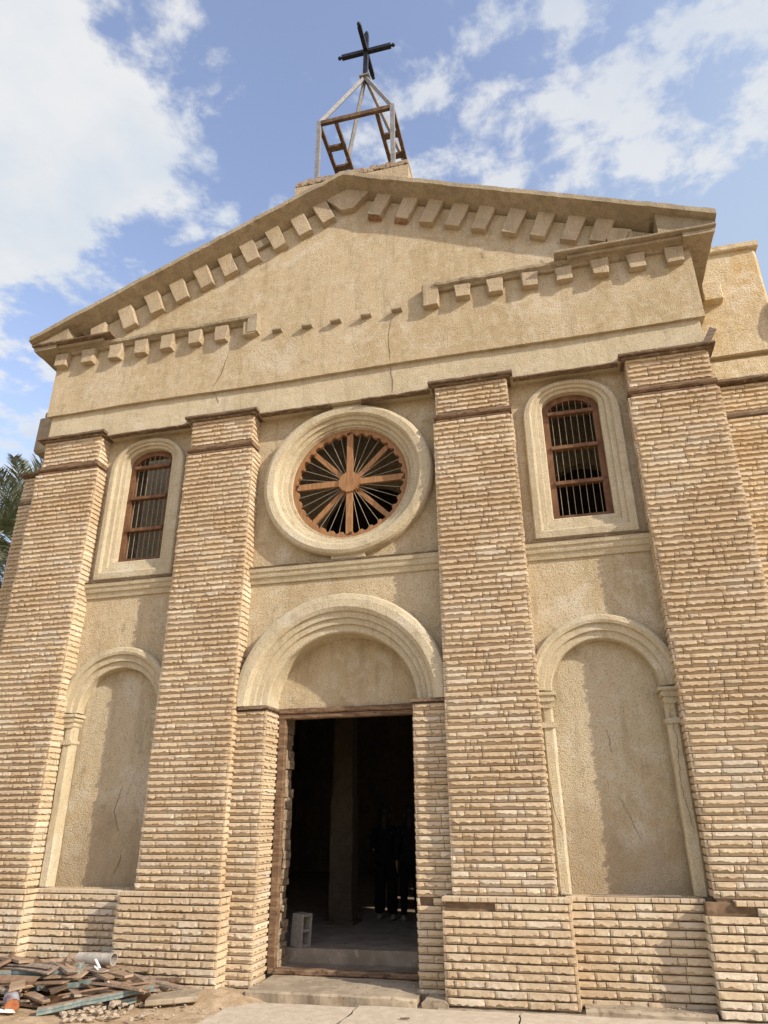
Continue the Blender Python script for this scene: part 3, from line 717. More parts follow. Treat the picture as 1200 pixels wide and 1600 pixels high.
# --- set-back wings (the wider nave behind the front) --------------
WY = .80
for sx in (-1, 1):
    ztop = 10.70 if sx > 0 else 9.50
    wl = MB()
    x0, x1 = sorted((sx * 5.3, sx * 6.82))
    wl.roughbox(x0, x1, WY + .05, WY + .55, 0, 8.1, .008, step=.3, ch=.02); wl.roughbox(x0 if sx > 0 else -6.5, x1, WY + .05, WY + .55, 8.1, ztop - .01, .008, step=.3, ch=.02)
    W = wl.obj('side_wing', 'stucco_yellow' if sx > 0 else 'stucco_grey', church)
    bs = MB(); stones(bs, (x0, WY + .03, .0), FX, NF, x1 - x0, .0, 7.45, seed=160 + sx, h=.0825)
    e0 = x1 - .016 if sx > 0 else x0 + .016
    stones(bs, (e0, WY + .02, 0), FY, FX * sx, .5, 0, 7.45, seed=165 + sx, ends=(False, False), proud=.010, cutr=(.08, .22))
    stones(bs, (x0, WY + .04, 7.55), FX, NF, x1 - x0, 7.55, 8.03, seed=170 + sx, h=.083)
    bs.obj('wing_stones', 'stone_yellow' if sx > 0 else 'stone', W)
    bdm = MB(); bdm.roughbox(x0, x1, WY - .01, WY + .1, 7.45, 7.55, .005, ch=.03)
    bdm.roughbox(x0 - .06, x1 + .06, WY - .09, WY + .5, 8.06, 8.12, .007); bdm.obj('wing_band', 'trim_wood', W)
    xf = x0 if sx > 0 else -6.64
    fu = MB(); fu.roughbox(xf + (0 if sx > 0 else .22), x1 + .02, WY - .03, WY + .5, 8.12, 8.50, .01, ch=.03)
    fu.roughbox(xf - .04, x1 + .04, WY - .07, WY + .5, 8.56, ztop - .12, .01, ch=.05)
    fu.obj('wing_frieze', 'stucco_yellow' if sx > 0 else 'stucco_grey', W)
    pc = MB(); pc.roughbox((x0 - .05) if sx > 0 else -6.60, x1 + .07, WY - (.14 if sx > 0 else .05), WY + .55, ztop - .13, ztop, .014, ch=.02); pc.obj('parapet_cap', 'stucco_yellow' if sx > 0 else 'stucco_grey', W)
m = MB(); m.roughbox(5.86, 6.16, WY - .24, WY - .05, 9.55, 9.86, .008, ch=.015); m.obj('dentil', 'stucco_yellow', church)
# part of a round plaster moulding at the far right
m = MB(); n = 40
ring_molding(m, circle(7.30, 9.12, .3, n), circle(7.30, 9.12, .52, n), [(0, WY + .3), (0, WY - .12), (.5, WY - .2), (1, WY - .14), (1, WY + .3)])
m.poly(circle(7.30, 9.12, .32, n), y=WY + .05, y2=WY + .1)
m.obj('round_moulding', 'stucco_grey', church)  # darker grey stucco stands in for the shade on it
# --- nave body -----------------------------------------------------
nv = MB()
nv.box(-6.82, -6.5, 2.3, 16, 0, 9.4); nv.box(-6.82, -6.5, WY + .3, 2.3, 0, 5.1); nv.box(-6.82, -6.5, WY + .3, 2.3, 9.0, 9.4)   # left wall; opening added to let sky light into the gallery
nv.box(-6.82, 6.82, 15.7, 16, 0, 9.4)                        # back wall
nv.box(-6.5, 6.82, 2.3, 16, 9.35, 9.48); nv.box(-2.6, 6.82, WY + .1, 2.3, 9.35, 9.48)                  # roof, with an unseen gap added above the gallery to light it
wz0, wz1 = 2.6, 5.1; ys_ = (2.55, 4.65, 6.75, 8.85, 10.95)
prev = WY + .3                                                # right wall pierced by five tall windows
for yc in ys_:
    nv.box(6.5, 6.82, prev, yc - .25, 0, 9.4); nv.box(6.5, 6.82, yc - .25, yc + .25, 0, wz0)
    nv.box(6.5, 6.82, yc - .25, yc + .25, wz1, 9.4); prev = yc + .25
    for s_ in (-1, 1):                                       # spandrels that round the heads
        for q in range(5):
            a0 = .25 * math.cos(math.pi / 2 * q / 5); zq = wz1 - .25 + .25 * math.sin(math.pi / 2 * q / 5); zq2 = wz1 - .25 + .25 * math.sin(math.pi / 2 * (q + 1) / 5)
            nv.box(6.51, 6.81, *sorted((yc + s_ * .25, yc + s_ * (.25 * math.cos(math.pi / 2 * (q + 1) / 5)))), zq, wz1 + .01)
nv.box(6.5, 6.82, prev, 16, 0, 9.4)
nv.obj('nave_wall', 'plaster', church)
# gallery screen seen through the upper windows, with three arched openings
gs = MB()
def arch_open(cx_, hw, z0, zs): return [(cx_ - hw, z0), (cx_ + hw, z0)] + [(cx_ + hw * math.cos(math.pi * k / 20), zs + hw * math.sin(math.pi * k / 20)) for k in range(21)]
gs.poly([(-6.5, 4.9), (6.5, 4.9), (6.5, 9.36), (-6.5, 9.36)], [arch_open(-3.0, .7, 5.0, 6.6), arch_open(-.25, .95, 5.0, 6.9), arch_open(3.72, .62, 5.0, 7.15)], y=2.4, y2=2.6)
gs.box(-6.5, 6.5, .85, 2.6, 4.75, 4.9)
gs.obj('gallery_screen', 'bright_plaster', church)
# column inside the door
ic = MB(); ic.roughbox(-1.17, -.77, 3.2, 3.6, .3, 2.25, .015, ch=.02); ic.roughbox(-1.22, -.72, 3.15, 3.65, .28, .36, .01)
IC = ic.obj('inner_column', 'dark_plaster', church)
ic = MB(); ic.roughbox(-1.15, -.79, 3.22, 3.58, 2.25, 4.75, .003, ch=.03)
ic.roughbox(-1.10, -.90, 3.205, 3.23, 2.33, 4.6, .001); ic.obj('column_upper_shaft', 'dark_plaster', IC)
# reveals, threshold, frame, steps inside the door
R = random.Random(9)
for sx in (-1, 1):
    rv = MB(); z = .1
    while z < 3.25:
        h_ = R.uniform(.07, .16); y = .39
        while y < .84:
            l = R.uniform(.12, .3); xx = sx * (1.0 + R.uniform(-.03, .03))
            rv.roughbox(*sorted((xx, sx * 1.3)), y, min(.86, y + l), z, min(3.3, z + h_ - .006), .008, step=.1); y += l + .005
        z += h_
    rv.obj('door_reveal', 'rough_wall', church)
df = MB(); df.roughbox(-1.03, -.925, .30, .40, .16, 3.2, .004, ch=.008)
DF = df.obj('door_frame', 'old_wood', church)
d2 = MB(); d2.roughbox(-1.04, 1.04, .29, .40, 3.20, 3.27, .004); d2.roughbox(-1.04, 1.04, .265, .40, 3.27, 3.345, .006); d2.obj('lintel', 'old_wood', DF)
d3 = MB(); d3.roughbox(.93, 1.03, .30, .40, .16, 3.2, .004, ch=.008); d3.obj('right_post', 'old_wood', DF)
d4 = MB(); d4.roughbox(-1.0, 1.03, .26, .40, .10, .165, .010, ch=.015); d4.obj('threshold', 'old_wood', DF)
fl = MB(); fl.roughbox(-1.3, 1.3, .40, .95, -.1, .13, .006); fl.box(-6.5, 6.5, .86, 15.8, -.1, .04)
fl.roughbox(-6.45, 6.45, .93, 15.6, .0, .30, .010, ch=.03, step=.3)
fl.obj('church_floor', 'floor', church)
# concrete footing strips
ft = MB(); ft.roughbox(1.3, 5.9, -.50, .2, -.12, -.012, .012, ch=.02); ft.roughbox(2.86, 4.15, -.44, .2, -.05, .045, .012, ch=.03)
ft.obj('footing', 'concrete', church)
# --- cracks --------------------------------------------------------
crack('crack', [(-2.08, 9.30), (-2.15, 8.95), (-2.3, 8.68)], -.318, church, .014)
crack('crack', [(.86, 9.55), (.80, 9.1), (.82, 8.68)], -.318, church, .012)
crack('crack', [(.80, 8.6), (.86, 8.3), (.84, 8.1)], -.256, church, .014)
crack('crack', [(-2.3, 8.6), (-2.2, 8.4)], -.256, church, .010)
crack('crack', [(-3.33, 2.35), (-3.40, 2.0), (-3.3, 1.75)], .147, church, .008)
crack('crack', [(-3.2, 1.45), (-3.28, 1.2)], .147, church, .012)
crack('crack', [(-4.30, 2.9), (-4.26, 2.3), (-4.33, 1.9), (-4.30, 1.5)], -.002, church, .02)
crack('crack', [(3.45, 2.9), (3.5, 2.6)], .147, church, .010)
crack('crack', [(3.5, 2.1), (3.62, 1.85), (3.7, 1.6)], .147, church, .007)
crack('crack', [(4.22, 3.05), (4.25, 2.7), (4.21, 2.2), (4.27, 1.7)], -.036, church, .016)
crack('crack', [(2.70, 2.3), (2.74, 1.9), (2.80, 1.75)], -.036, church, .022)
crack('crack', [(4.75, 10.33), (4.60, 10.1)], -.43, church, .02)
for zz, x in ((10.98, 3.35), (10.6, 4.3)):
    crack('crack', [(x, zz + .14), (x + .02, zz + .02)], -.697, church, .02)

# ================================================================== roof steelwork and cross
fy, by_, zf, zb = .18, 1.76, 15.36, 13.42
xl, xr = -.76, .82
ap = Vector((.02, .97, 17.62))
fr_ = empty('belfry_frame', (.03, .97, 13.4), label='open grey and rusty steel belfry frame standing on the ridge of the church front', cat='steel frame')
def T(o): o.matrix_parent_inverse = Matrix.Translation(-Vector(fr_.location)); return o
for (x, y) in ((xl, fy), (xr, fy), (xl + .04, by_), (xr, by_)):
    m = MB(); m.bar((x, y, zb), (x, y, zf), .085, up=(0, 1, 0)); o = m.obj('post', 'grey_paint', fr_); T(o)
    m = MB(); m.bar((x, y, zf - .03), ap - Vector(((ap.x - x) * .03, (ap.y - y) * .03, .06)), .075, up=(0, 0, 1)); o = m.obj('rafter', 'grey_paint', fr_); T(o)
m = MB(); m.bar((xl, fy, zf - .05), (xr, fy, zf - .05), .07, .10); T(m.obj('cross_beam', 'rust', fr_))
m = MB(); m.bar((xl, by_, zf - .05), (xr, by_, zf - .05), .07, .10); T(m.obj('cross_beam', 'rust', fr_))
for a, b in ((xl, xl + .36), (xr - .34, xr)):
    for x in (a, b):
        m = MB(); m.bar((x, fy, zf - .06), (x, by_, zf - .06), .075, .085); T(m.obj('side_rail', 'rust', fr_))
    for y in (.80, 1.32):
        m = MB(); m.bar((a, y, zf - .06), (b, y, zf - .06), .13, .06); T(m.obj('rung', 'rust', fr_))
m = MB(); m.box(ap.x - .12, ap.x + .12, ap.y - .12, ap.y + .12, ap.z - .07, ap.z - .03); T(m.obj('apex_plate', 'grey_paint', fr_))
cz_ = 18.52
cr_ = empty('cross', (ap.x, ap.y, ap.z - .03), label='black metal cross with four ball-ended arms at the peak of the steel frame', cat='cross')
def T2(o): o.matrix_parent_inverse = Matrix.Translation(-Vector(cr_.location)); return o
m = MB(); m.bar((ap.x, ap.y, ap.z - .03), (ap.x + .03, ap.y, cz_ + .62), .10, up=(0, 1, 0)); T2(m.obj('upright', 'black', cr_))
cc = Vector((ap.x + .02, ap.y, cz_))
for d in (Vector((1, 0, 0)), Vector((-1, 0, 0)), Vector((0, -1, 0)), Vector((0, 1, 0))):
    m = MB(); m.bar(cc + d * .05, cc + d * .60, .095); o = T2(m.obj('arm', 'black', cr_))
    m = MB(); m.tube([cc + d * .60, cc + d * .625], .025, 8); m.sphere(cc + d * .655, .047); q = m.obj('ball_end', 'black', o, smooth=True)
m = MB(); m.tube([(ap.x + .03, ap.y, cz_ + .62), (ap.x + .03, ap.y, cz_ + .65)], .025, 8); m.sphere((ap.x + .03, ap.y, cz_ + .68), .047); T2(m.obj('ball_end', 'black', cr_, smooth=True))
# loose bit of timber lying on the cap of the right pilaster
m = MB(); m.bar((5.50, -.30, 8.13), (5.62, -.36, 8.33), .10, .03, up=(0, 1, 0))
tag(m.obj('timber_offcut', 'plank_b'), 'short grey timber offcut tilted up on the cap of the far right pilaster', 'timber')
m = MB(); m.bar((3.05, -.10, 1.075), (4.0, -.13, 1.068), .05, .012, n=6, jit=.01)
tag(m.obj('thin_board', 'plank_b'), 'thin splintered strip of wood lying on the sill of the right niche', 'board')

# ================================================================== ground
def ground():
    mb = MB(); n = 90
    # fine patch near the church, then a far sheet
    def hz(x, y):
        h = -.03 + nz(x, y, 0, .9, .02) + nz(x, y, 2, 5, .006)
        t = max(0, min(1, (-1.4 - x) / 1.2)); h += .05 * t + nz(x, y, 5, 9, .02) * t; w_ = max(0, 1 - ((x + 1.25) / .65) ** 2) * max(0, 1 - ((y + .55) / .55) ** 2); h += w_ * (.10 + nz(x, y, 3, 7, .04))
        return h
    xs2 = [-9 + 18 * i / 120 for i in range(121)]; ys2 = [-6 + 7.0 * i / 60 for i in range(61)]
    mb.loft([[Vector((x, y, hz(x, y))) for x in xs2] for y in ys2], False)
    return mb
g = MB(); g.add([(-1500, -1500, -.12), (1500, -1500, -.12), (1500, 1500, -.12), (-1500, 1500, -.12)], [(0, 1, 2, 3)])
tag(g.obj('ground', 'dirt'), kind='structure')
tag(ground().obj('dirt_yard', 'dirt', smooth=True), kind='structure')
pv = MB()
def pave(x0, x1, y0, y1):
    nx = max(2, int((x1 - x0) / .12)); ny = max(2, int((y1 - y0) / .12)); rings = []
    for j in range(ny + 1):
        y = y0 + (y1 - y0) * j / ny; rr = []
        for i in range(nx + 1):
            x = x0 + (x1 - x0) * i / nx
            ex = nz(x, y, 8, 5, .03)
            rr.append(Vector((x + (ex if i in (0, nx) else 0), y + (ex * .7 if j in (0, ny) else 0), .006 + nz(x, y, 1, 1.2, .006) + nz(x, y, 1, 14, .002))))
        rings.append(rr)
    pv.loft(rings, False)
    pv.loft([rings[-1], [p - Vector((0, 0, .08)) for p in rings[-1]]], False)
    pv.loft([[q[0] for q in rings], [q[0] - Vector((0, 0, .08)) for q in rings]], False)
pave(-.95, .45, -3.1, -.70); pave(.465, 2.2, -3.1, -.60); pave(2.215, 4.0, -3.1, -.56); pave(4.015, 5.9, -3.1, -.54)
pave(-.95, .45, -6.2, -3.12); pave(.465, 2.2, -6.2, -3.12); pave(2.215, 4.0, -6.2, -3.12); pave(4.015, 5.9, -6.2, -3.12)
tag(pv.obj('pavement', 'pave'), kind='structure')
# doorstep slab, broken at its right end
ds = MB(); rings = []
for i in range(25):
    x = -.92 + 1.98 * i / 24; ys0 = -.56 + .015 * math.sin(i) + (.10 * max(0, (i - 21) / 3)); zt = .088 + nz(x, 0, 1, 4, .006) - .03 * max(0, (i - 21) / 3)
    rings.append([Vector((x, ys0 + nz(x, 1, 1, 9, .012), -.05)), Vector((x, ys0 - .01 + nz(x, 1, 4, 9, .010), zt - .02)), Vector((x, ys0 + .015, zt)), Vector((x, .27, zt + .012)), Vector((x, .27, -.05))])
ds.loft(rings, True, True)
tag(ds.obj('doorstep', 'concrete'), 'worn low concrete doorstep slab in front of the open doorway', 'doorstep')
m = MB(); m.roughbox(1.12, 1.42, -.45, -.02, -.04, .06, .02, ch=.04); m.roughbox(.98, 1.30, -.16, .26, -.02, .10, .02, ch=.04)
tag(m.obj('broken_concrete', 'concrete'), 'crumbled patch of broken concrete between the doorstep and the right door jamb', 'concrete')
# cinder block standing just inside the door
cb_ = MB()
Rm = Matrix.Translation((-.85, 1.04, .305)) @ Matrix.Rotation(rad(-22), 4, 'Z') @ Matrix.Rotation(rad(3), 4, 'Y')
for a in ((-.095, .095, -.10, -.072, 0, .39), (-.095, -.067, -.072, .10, 0, .39), (.067, .095, -.072, .10, 0, .0301)): pass
def blk(x0, x1, y0, y1, z0, z1): cb_.roughbox(x0, x1, y0, y1, z0, z1, .003, mat=Rm, ch=.006, step=.1)
blk(-.10, .10, -.10, -.072, 0, .39); blk(-.10, .10, .072, .10, 0, .39)
blk(-.10, .10, -.073, .073, 0, .03); blk(-.10, .10, -.073, .073, .18, .21); blk(-.10, .10, -.073, .073, .36, .39)
tag(cb_.obj('cinder_block', 'block'), 'grey hollow cinder block standing on end just inside the doorway', 'block')
m = MB(); m.tube([(-1.0, .42, 1.75), (-.97, .44, 1.62), (-.93, .45, 1.45), (-.94, .43, 1.28), (-.98, .42, 1.2), (-.95, .42, 1.16)], .008, 6)
tag(m.obj('loose_cable', 'rubber'), 'dark loose cable dangling on the rough left side of the doorway', 'cable')

# ================================================================== debris pile at lower left
R = random.Random(21)
def board(name, p, q, w_, t_, mat, label, cat, group=None, roll_=0., taper=0, n=7):
    m = MB(); p = Vector(p); q = Vector(q); d = (q - p).normalized()
    sx = d.cross(Vector((0, 0, 1))).normalized(); sz = sx.cross(d)
    sx2 = sx * math.cos(roll_) + sz * math.sin(roll_); sz2 = sz * math.cos(roll_) - sx * math.sin(roll_)
    L_ = (q - p).length; rings = []
    for i in range(n + 1):
        t = i / n; ww = w_ * (1 - taper * t) * (1 + R.uniform(-.03, .03)); e = R.uniform(-.02, .02) if i in (0, n) else 0
        c = Vector((0, L_ * t, 0)); bow = .012 * math.sin(math.pi * t) * L_
        rings.append([Vector((a * ww / 2 + R.uniform(-.002, .002), L_ * t + (e + R.uniform(-.03, .03)) * (i in (0, n)), b * t_ / 2 + bow)) for a, b in ((-1, -1), (1, -1), (1, 1), (-1, 1))])
    m.loft(rings, True, True)
    o = m.obj(name, mat)
    o.matrix_world = Matrix((sx2, d, sz2)).transposed().to_4x4(); o.matrix_world.translation = p
    M4 = Matrix((sx2, d, sz2)).transposed().to_4x4(); M4.translation = p; o.matrix_world = M4
    return tag(o, label, cat, group)
gp = 'loose boards heaped by the left pilasters'
for k in range(135):
    x = R.uniform(-4.9, -2.2); y = R.uniform(-1.75, -.55) if x < -2.8 else R.uniform(-1.25, -.55); hcap = .40 * max(.15, 1 - ((x + 3.4) / 1.7) ** 2) * (1 - abs(y + 1.05) * .45)
    z = R.uniform(.0, max(.03, hcap)); a = R.gauss(0, .45); l = R.uniform(.35, 1.1)
    p = (x - math.cos(a) * l / 2, y - math.sin(a) * l / 2, z + R.uniform(-.03, .04)); q = (x + math.cos(a) * l / 2, min(-.5, y + math.sin(a) * l / 2), z + R.uniform(-.02, .05))
    p = (p[0], min(-.5, p[1]), max(.015, p[2]))
    board('plank', p, q, R.uniform(.07, .19), R.uniform(.012, .03), R.choice(('plank_a', 'plank_a', 'plank_b', 'plank_c', 'ply')), 'rough brown plank lying loose in the heap of broken boards by the left pilasters', 'plank', gp, R.gauss(0, .25), R.choice((0, 0, .3)))
# named pieces
board('flat_board', (-4.15, -.95, .27), (-2.75, -.80, .30), .42, .02, 'plank_a', 'wide tan board lying flat on top of the heap under the grey pipe', 'board', roll_=-.05)
board('plywood_sheet', (-2.85, -1.40, .02), (-1.85, -1.02, .13), .30, .02, 'ply', 'brown board panel leaning up behind the teal-edged strip at the right end of the heap', 'board', roll_=.75)
board('long_board', (-2.95, -.62, .25), (-1.55, -.66, .07), .12, .025, 'plank_b', 'long grey-brown board resting against the foot of the second pilaster', 'board')
board('long_board', (-2.75, -.75, .22), (-1.45, -.60, .06), .09, .02, 'plank_a', 'long pale splintered board sloping down to the doorstep side of the heap', 'board', taper=.4)
board('dark_beam', (-4.5, -1.45, .14), (-3.1, -1.35, .17), .06, .14, 'darkteal', 'thick dark teal-black beam in the front left of the heap', 'beam')
board('grey_board', (-3.25, -1.28, .14), (-2.55, -1.18, .20), .12, .045, 'teal', 'flat grey-green board with a pointed end near the middle of the heap', 'board')
board('white_scrap', (-3.32, -1.15, .21), (-3.18, -1.05, .30), .16, .012, 'white', 'small square white panel scrap in the middle of the heap', 'panel scrap', roll_=.3)
board('white_scrap', (-2.62, -.98, .32), (-2.35, -1.05, .17), .075, .012, 'white', 'narrow white painted splinter with a torn brown end', 'panel scrap', taper=.3, roll_=.5)
board('white_board', (-3.75, -2.0, .05), (-2.95, -1.85, .06), .07, .03, 'white', 'white painted board edge at the very front of the heap', 'board', roll_=.2)
board('upright_stick', (-2.02, -.98, .11), (-1.86, -.92, .26), .03, .014, 'plank_b', 'short stick poking up from the right tip of the heap', 'stick', taper=.4)
def scallop(name, p, q, mat, label, amp, freq, ph, h_=.05, wv=.10, up0=.0):
    """thick decorative moulding cut to a wavy outline: teal edge, tan top"""
    p = Vector(p); q = Vector(q); d = q - p; L_ = d.length; d.normalize(); s_ = Vector((-d.y, d.x, 0)).normalized()
    e = MB(); tp = MB(); n = 44; r1 = []; r2 = []
    for i in range(n + 1):
        t = i / n; c = p.lerp(q, t); w0 = -wv / 2 - amp * abs(math.sin(freq * math.pi * t + ph)) ** .6; w1 = wv / 2
        A = c + s_ * w0; B = c + s_ * w1; zc = nz(t, 1, 1, 6, .004)
        r1.append([A + Vector((0, 0, zc)), A + Vector((0, 0, h_ * .42 + zc)), A + s_ * .008 + Vector((0, 0, h_ * .5 + zc)), A + Vector((0, 0, h_ * .58 + zc)), A + Vector((0, 0, h_ + zc)), B + Vector((0, 0, h_ + zc)), B])
        r2.append([A + s_ * .003 + Vector((0, 0, h_ + zc + .001)), A + s_ * .006 + Vector((0, 0, h_ + .004 + zc)), B - s_ * .004 + Vector((0, 0, h_ + .004 + zc)), B - s_ * .002 + Vector((0, 0, h_ + zc + .001))])
    e.loft(r1, True, True); o = e.obj(name, mat); tag(o, label, 'moulding')
    tp.loft(r2, True, True); tp.obj('raw_top', 'plank_a', o)
    return o
scallop('scalloped_moulding', (-3.85, -1.28, .235), (-2.72, -1.12, .255), 'teal', 'long wavy-edged teal painted wooden moulding on top of the heap', .05, 3.2, .2, .07, .10)
scallop('scalloped_moulding', (-4.05, -1.22, .25), (-3.62, -1.18, .26), 'teal', 'short rounded teal moulding piece at the left end of the heap', .06, 1.2, .1, .06, .09)
scallop('scalloped_moulding', (-3.50, -1.0, .31), (-3.25, -.98, .31), 'teal', 'small teal moulding block left of a gap on top of the heap', .02, 1.0, .0, .05, .08)
scallop('scalloped_moulding', (-3.12, -.98, .31), (-2.82, -.96, .31), 'teal', 'small curved teal moulding block under the grey pipe', .03, 1.0, .0, .05, .08)
scallop('scalloped_moulding', (-2.75, -1.75, .02), (-1.78, -1.12, .16), 'teal', 'teal-edged curved moulding sloping down at the front right of the heap', .045, 2.2, .6, .055, .07)
scallop('scalloped_moulding', (-2.15, -1.32, .03), (-1.92, -1.20, .06), 'teal', 'small hooked teal moulding fragment beside the rubble', .04, 1., .1, .05, .05)
# grey pipe
m = MB(); rings = []
a, b = Vector((-3.05, -.72, .36)), Vector((-2.53, -.78, .375))
m.tube([a, b], .066, 24, cap=False); m.tube([b, a], .058, 24, cap=False)
d = (b - a).normalized()
for c in (a, b):
    u_ = d.cross(Vector((0, 0, 1))).normalized(); v_ = d.cross(u_)
    m.loft([[c + (u_ * math.cos(2 * math.pi * k / 24) + v_ * math.sin(2 * math.pi * k / 24)) * rr for k in range(24)] for rr in (.066, .058)], True)
tag(m.obj('pipe', 'pvc', smooth=False), 'scuffed pale grey plastic pipe lying across the top of the heap', 'pipe')
m = MB(); m.bar((-2.70, -.90, .385), (-2.42, -1.05, .20), .026, .018); m.bar((-2.425, -1.05, .205), (-2.36, -1.30, .03), .026, .018)
tag(m.obj('bent_strip', 'white'), 'bent white metal strip leaning down from the grey pipe', 'strip')
m = MB(); a, b = Vector((-3.12, -1.72, .15)), Vector((-2.98, -1.86, .10)); m.tube([a, b], .075, 20, cap=False)
o = m.obj('can', 'can'); tag(o, 'dented round tin with a rust-red end in the front of the heap', 'can')
m = MB(); d = (b - a).normalized(); m.tube([b - d * .012, b - d * .006], .073, 20); m.obj('can_end', 'rustred', o)
m = MB(); m.tube([(-2.95, -1.22, .30), (-2.93, -1.25, .20), (-2.86, -1.27, .16), (-2.76, -1.26, .17)], .012, 7)
tag(m.obj('cable_scrap', 'plank_b', smooth=True), 'short curled brown cable between the boards', 'cable')
m = MB(); m.tube([(-2.75, -1.10, .13), (-2.68, -1.12, .21), (-2.5, -1.1, .24), (-2.38, -1.05, .22)], .014, 7)
tag(m.obj('hose_scrap', 'plank_b', smooth=True), 'curved brown hose arching over the leaning panel', 'hose')
m = MB(); m.roughbox(-.28, .28, -.2, .2, 0, .055, .008, ch=.01); o = m.obj('concrete_slab', 'concrete')
o.location = (-1.62, -.92, .03); o.rotation_euler = (0, rad(-3), rad(20)); tag(o, 'loose grey concrete slab lying between the heap and the pavement', 'slab')
# rubble stones
protos = []
for k in range(6):
    b = bmesh.new(); bmesh.ops.create_icosphere(b, subdivisions=2, radius=.5)
    for v in b.verts:
        v.co *= 1 + nz(v.co.x + k * 5, v.co.y, v.co.z, 2.2, .5); v.co.z *= .65
        v.co = Vector((round(v.co.x * 5) / 5 * .5 + v.co.x * .5, v.co.y, v.co.z))
    me = bpy.data.meshes.new('rubble_stone'); b.to_mesh(me); b.free(); me.materials.append(M['rubble']); protos.append(me)
spots = []
for k in range(95): spots.append((R.gauss(-2.15, .28), R.gauss(-1.55, .16), R.uniform(.03, .08)))
for k in range(55): spots.append((R.uniform(-1.75, -.95), R.uniform(-1.5, -.45), R.uniform(.012, .04)))
for k in range(26): spots.append((R.uniform(-1.3, 1.3), R.uniform(-.62, .2), R.uniform(.008, .022)))
for k in range(10): spots.append((R.uniform(1.05, 1.38), R.uniform(-.42, .1), R.uniform(.02, .05)))
for k in range(70): spots.append((R.uniform(-.9, 5.2), R.uniform(-1.9, -.5), R.uniform(.005, .016)))
for k in range(40): spots.append((R.uniform(2.8, 4.2), R.uniform(-.44, -.2), R.uniform(.008, .022)))
for x, y, s_ in spots:
    o = bpy.data.objects.new('rubble_stone', R.choice(protos)); COL.objects.link(o)
    zb_ = .0 if not (-1. < x < 1.1 and y > -.6) else .105
    if 1.1 < x < 1.4 and y > -.45: zb_ = .05
    if x > 2.7 and y > -.45: zb_ = .05
    if y < -.6 and x > -.9: zb_ = .008
    if x < -1.2: zb_ = .015 + max(0, .10 - ((x + 2.05) ** 2 + (y + 1.5) ** 2) * .8) * R.random()
    o.location = (x, y, zb_ + s_ * .15); o.scale = (s_, s_ * R.uniform(.7, 1.1), s_ * R.uniform(.6, 1)); o.rotation_euler = (R.uniform(-.4, .4), R.uniform(-.4, .4), R.uniform(0, 6))
    tag(o, 'small pale broken stone strewn on the ground near the heap and doorstep', 'stone', 'broken stones on the ground')
m = MB(); m.bar((1.02, -1.12, .022), (1.12, -1.10, .022), .02, .01)
tag(m.obj('wood_chip', 'plank_c'), 'tiny brown wood chip on the paving before the third pilaster', 'wood chip')

# ================================================================== palms behind the left side
def palm(x, y, h, Rr, seed, label, n=34, start=0):
    rnd = random.Random(seed); root = empty('date_palm', (x, y, -.1), label=label, cat='palm tree')
    t = MB(); pts = []; rr = []
    for i in range(40):
        z = h * i / 39; pts.append((.12 * math.sin(z * .4), 0, z)); rr.append(.24 * (1 + .10 * (i % 2)) * (1 - .15 * i / 39))
    t.tube(pts, rr, 14); t.obj('trunk', 'bark', root)
    c = MB()
    for k in range(n):
        az = 2 * math.pi * k * .618 + rnd.uniform(-.2, .2); el = rad(rnd.uniform(-25, 80)); L_ = Rr * rnd.uniform(.85, 1.1)
        p = Vector((pts[-1][0], 0, h)); d = Vector((math.cos(az) * math.cos(el), math.sin(az) * math.cos(el), math.sin(el)))
        N_ = 44; step = L_ / N_; prev = p; spine = [p]
        for i in range(N_):
            d = (d + Vector((0, 0, -.028 - .012 * i / N_))).normalized(); p = p + d * step; spine.append(p)
        c.tube(spine, [.030 * (1 - .85 * i / N_) for i in range(N_ + 1)], 5)
        for i in range(5, N_ + 1):
            q = spine[i]; dd = (spine[i] - spine[i - 1]).normalized(); side = dd.cross(Vector((0, 0, 1))).normalized(); up = side.cross(dd)
            ll = .62 * math.sin(math.pi * (.12 + .80 * i / N_)) + .10
            for s_ in (-1, 1):
                for rep in range(2):
                    a = rad(rnd.uniform(28, 48)); v = (dd * math.cos(a) + side * s_ * math.sin(a) + up * rnd.uniform(.05, .45)).normalized()
                    b0 = q - dd * step * .5 * rep; tip = b0 + v * ll * rnd.uniform(.85, 1.1) + Vector((0, 0, -.05 * ll)); wv = up.cross(v).normalized() * .016
                    mid = b0.lerp(tip, .45)
                    c.add([b0 - wv * .5, b0 + wv * .5, mid + wv, tip, mid - wv], [(0, 1, 2, 3, 4)])
    c.obj('crown', 'frond', root, recalc=False)
    return root
palm(-12.75, 5.2, 8.9, 3.5, 3, 'near date palm with long pale fronds left of the church', 46)
palm(-13.6, 8.4, 10.2, 3.9, 4, 'farther date palm with dark fronds close against the church side', 56)

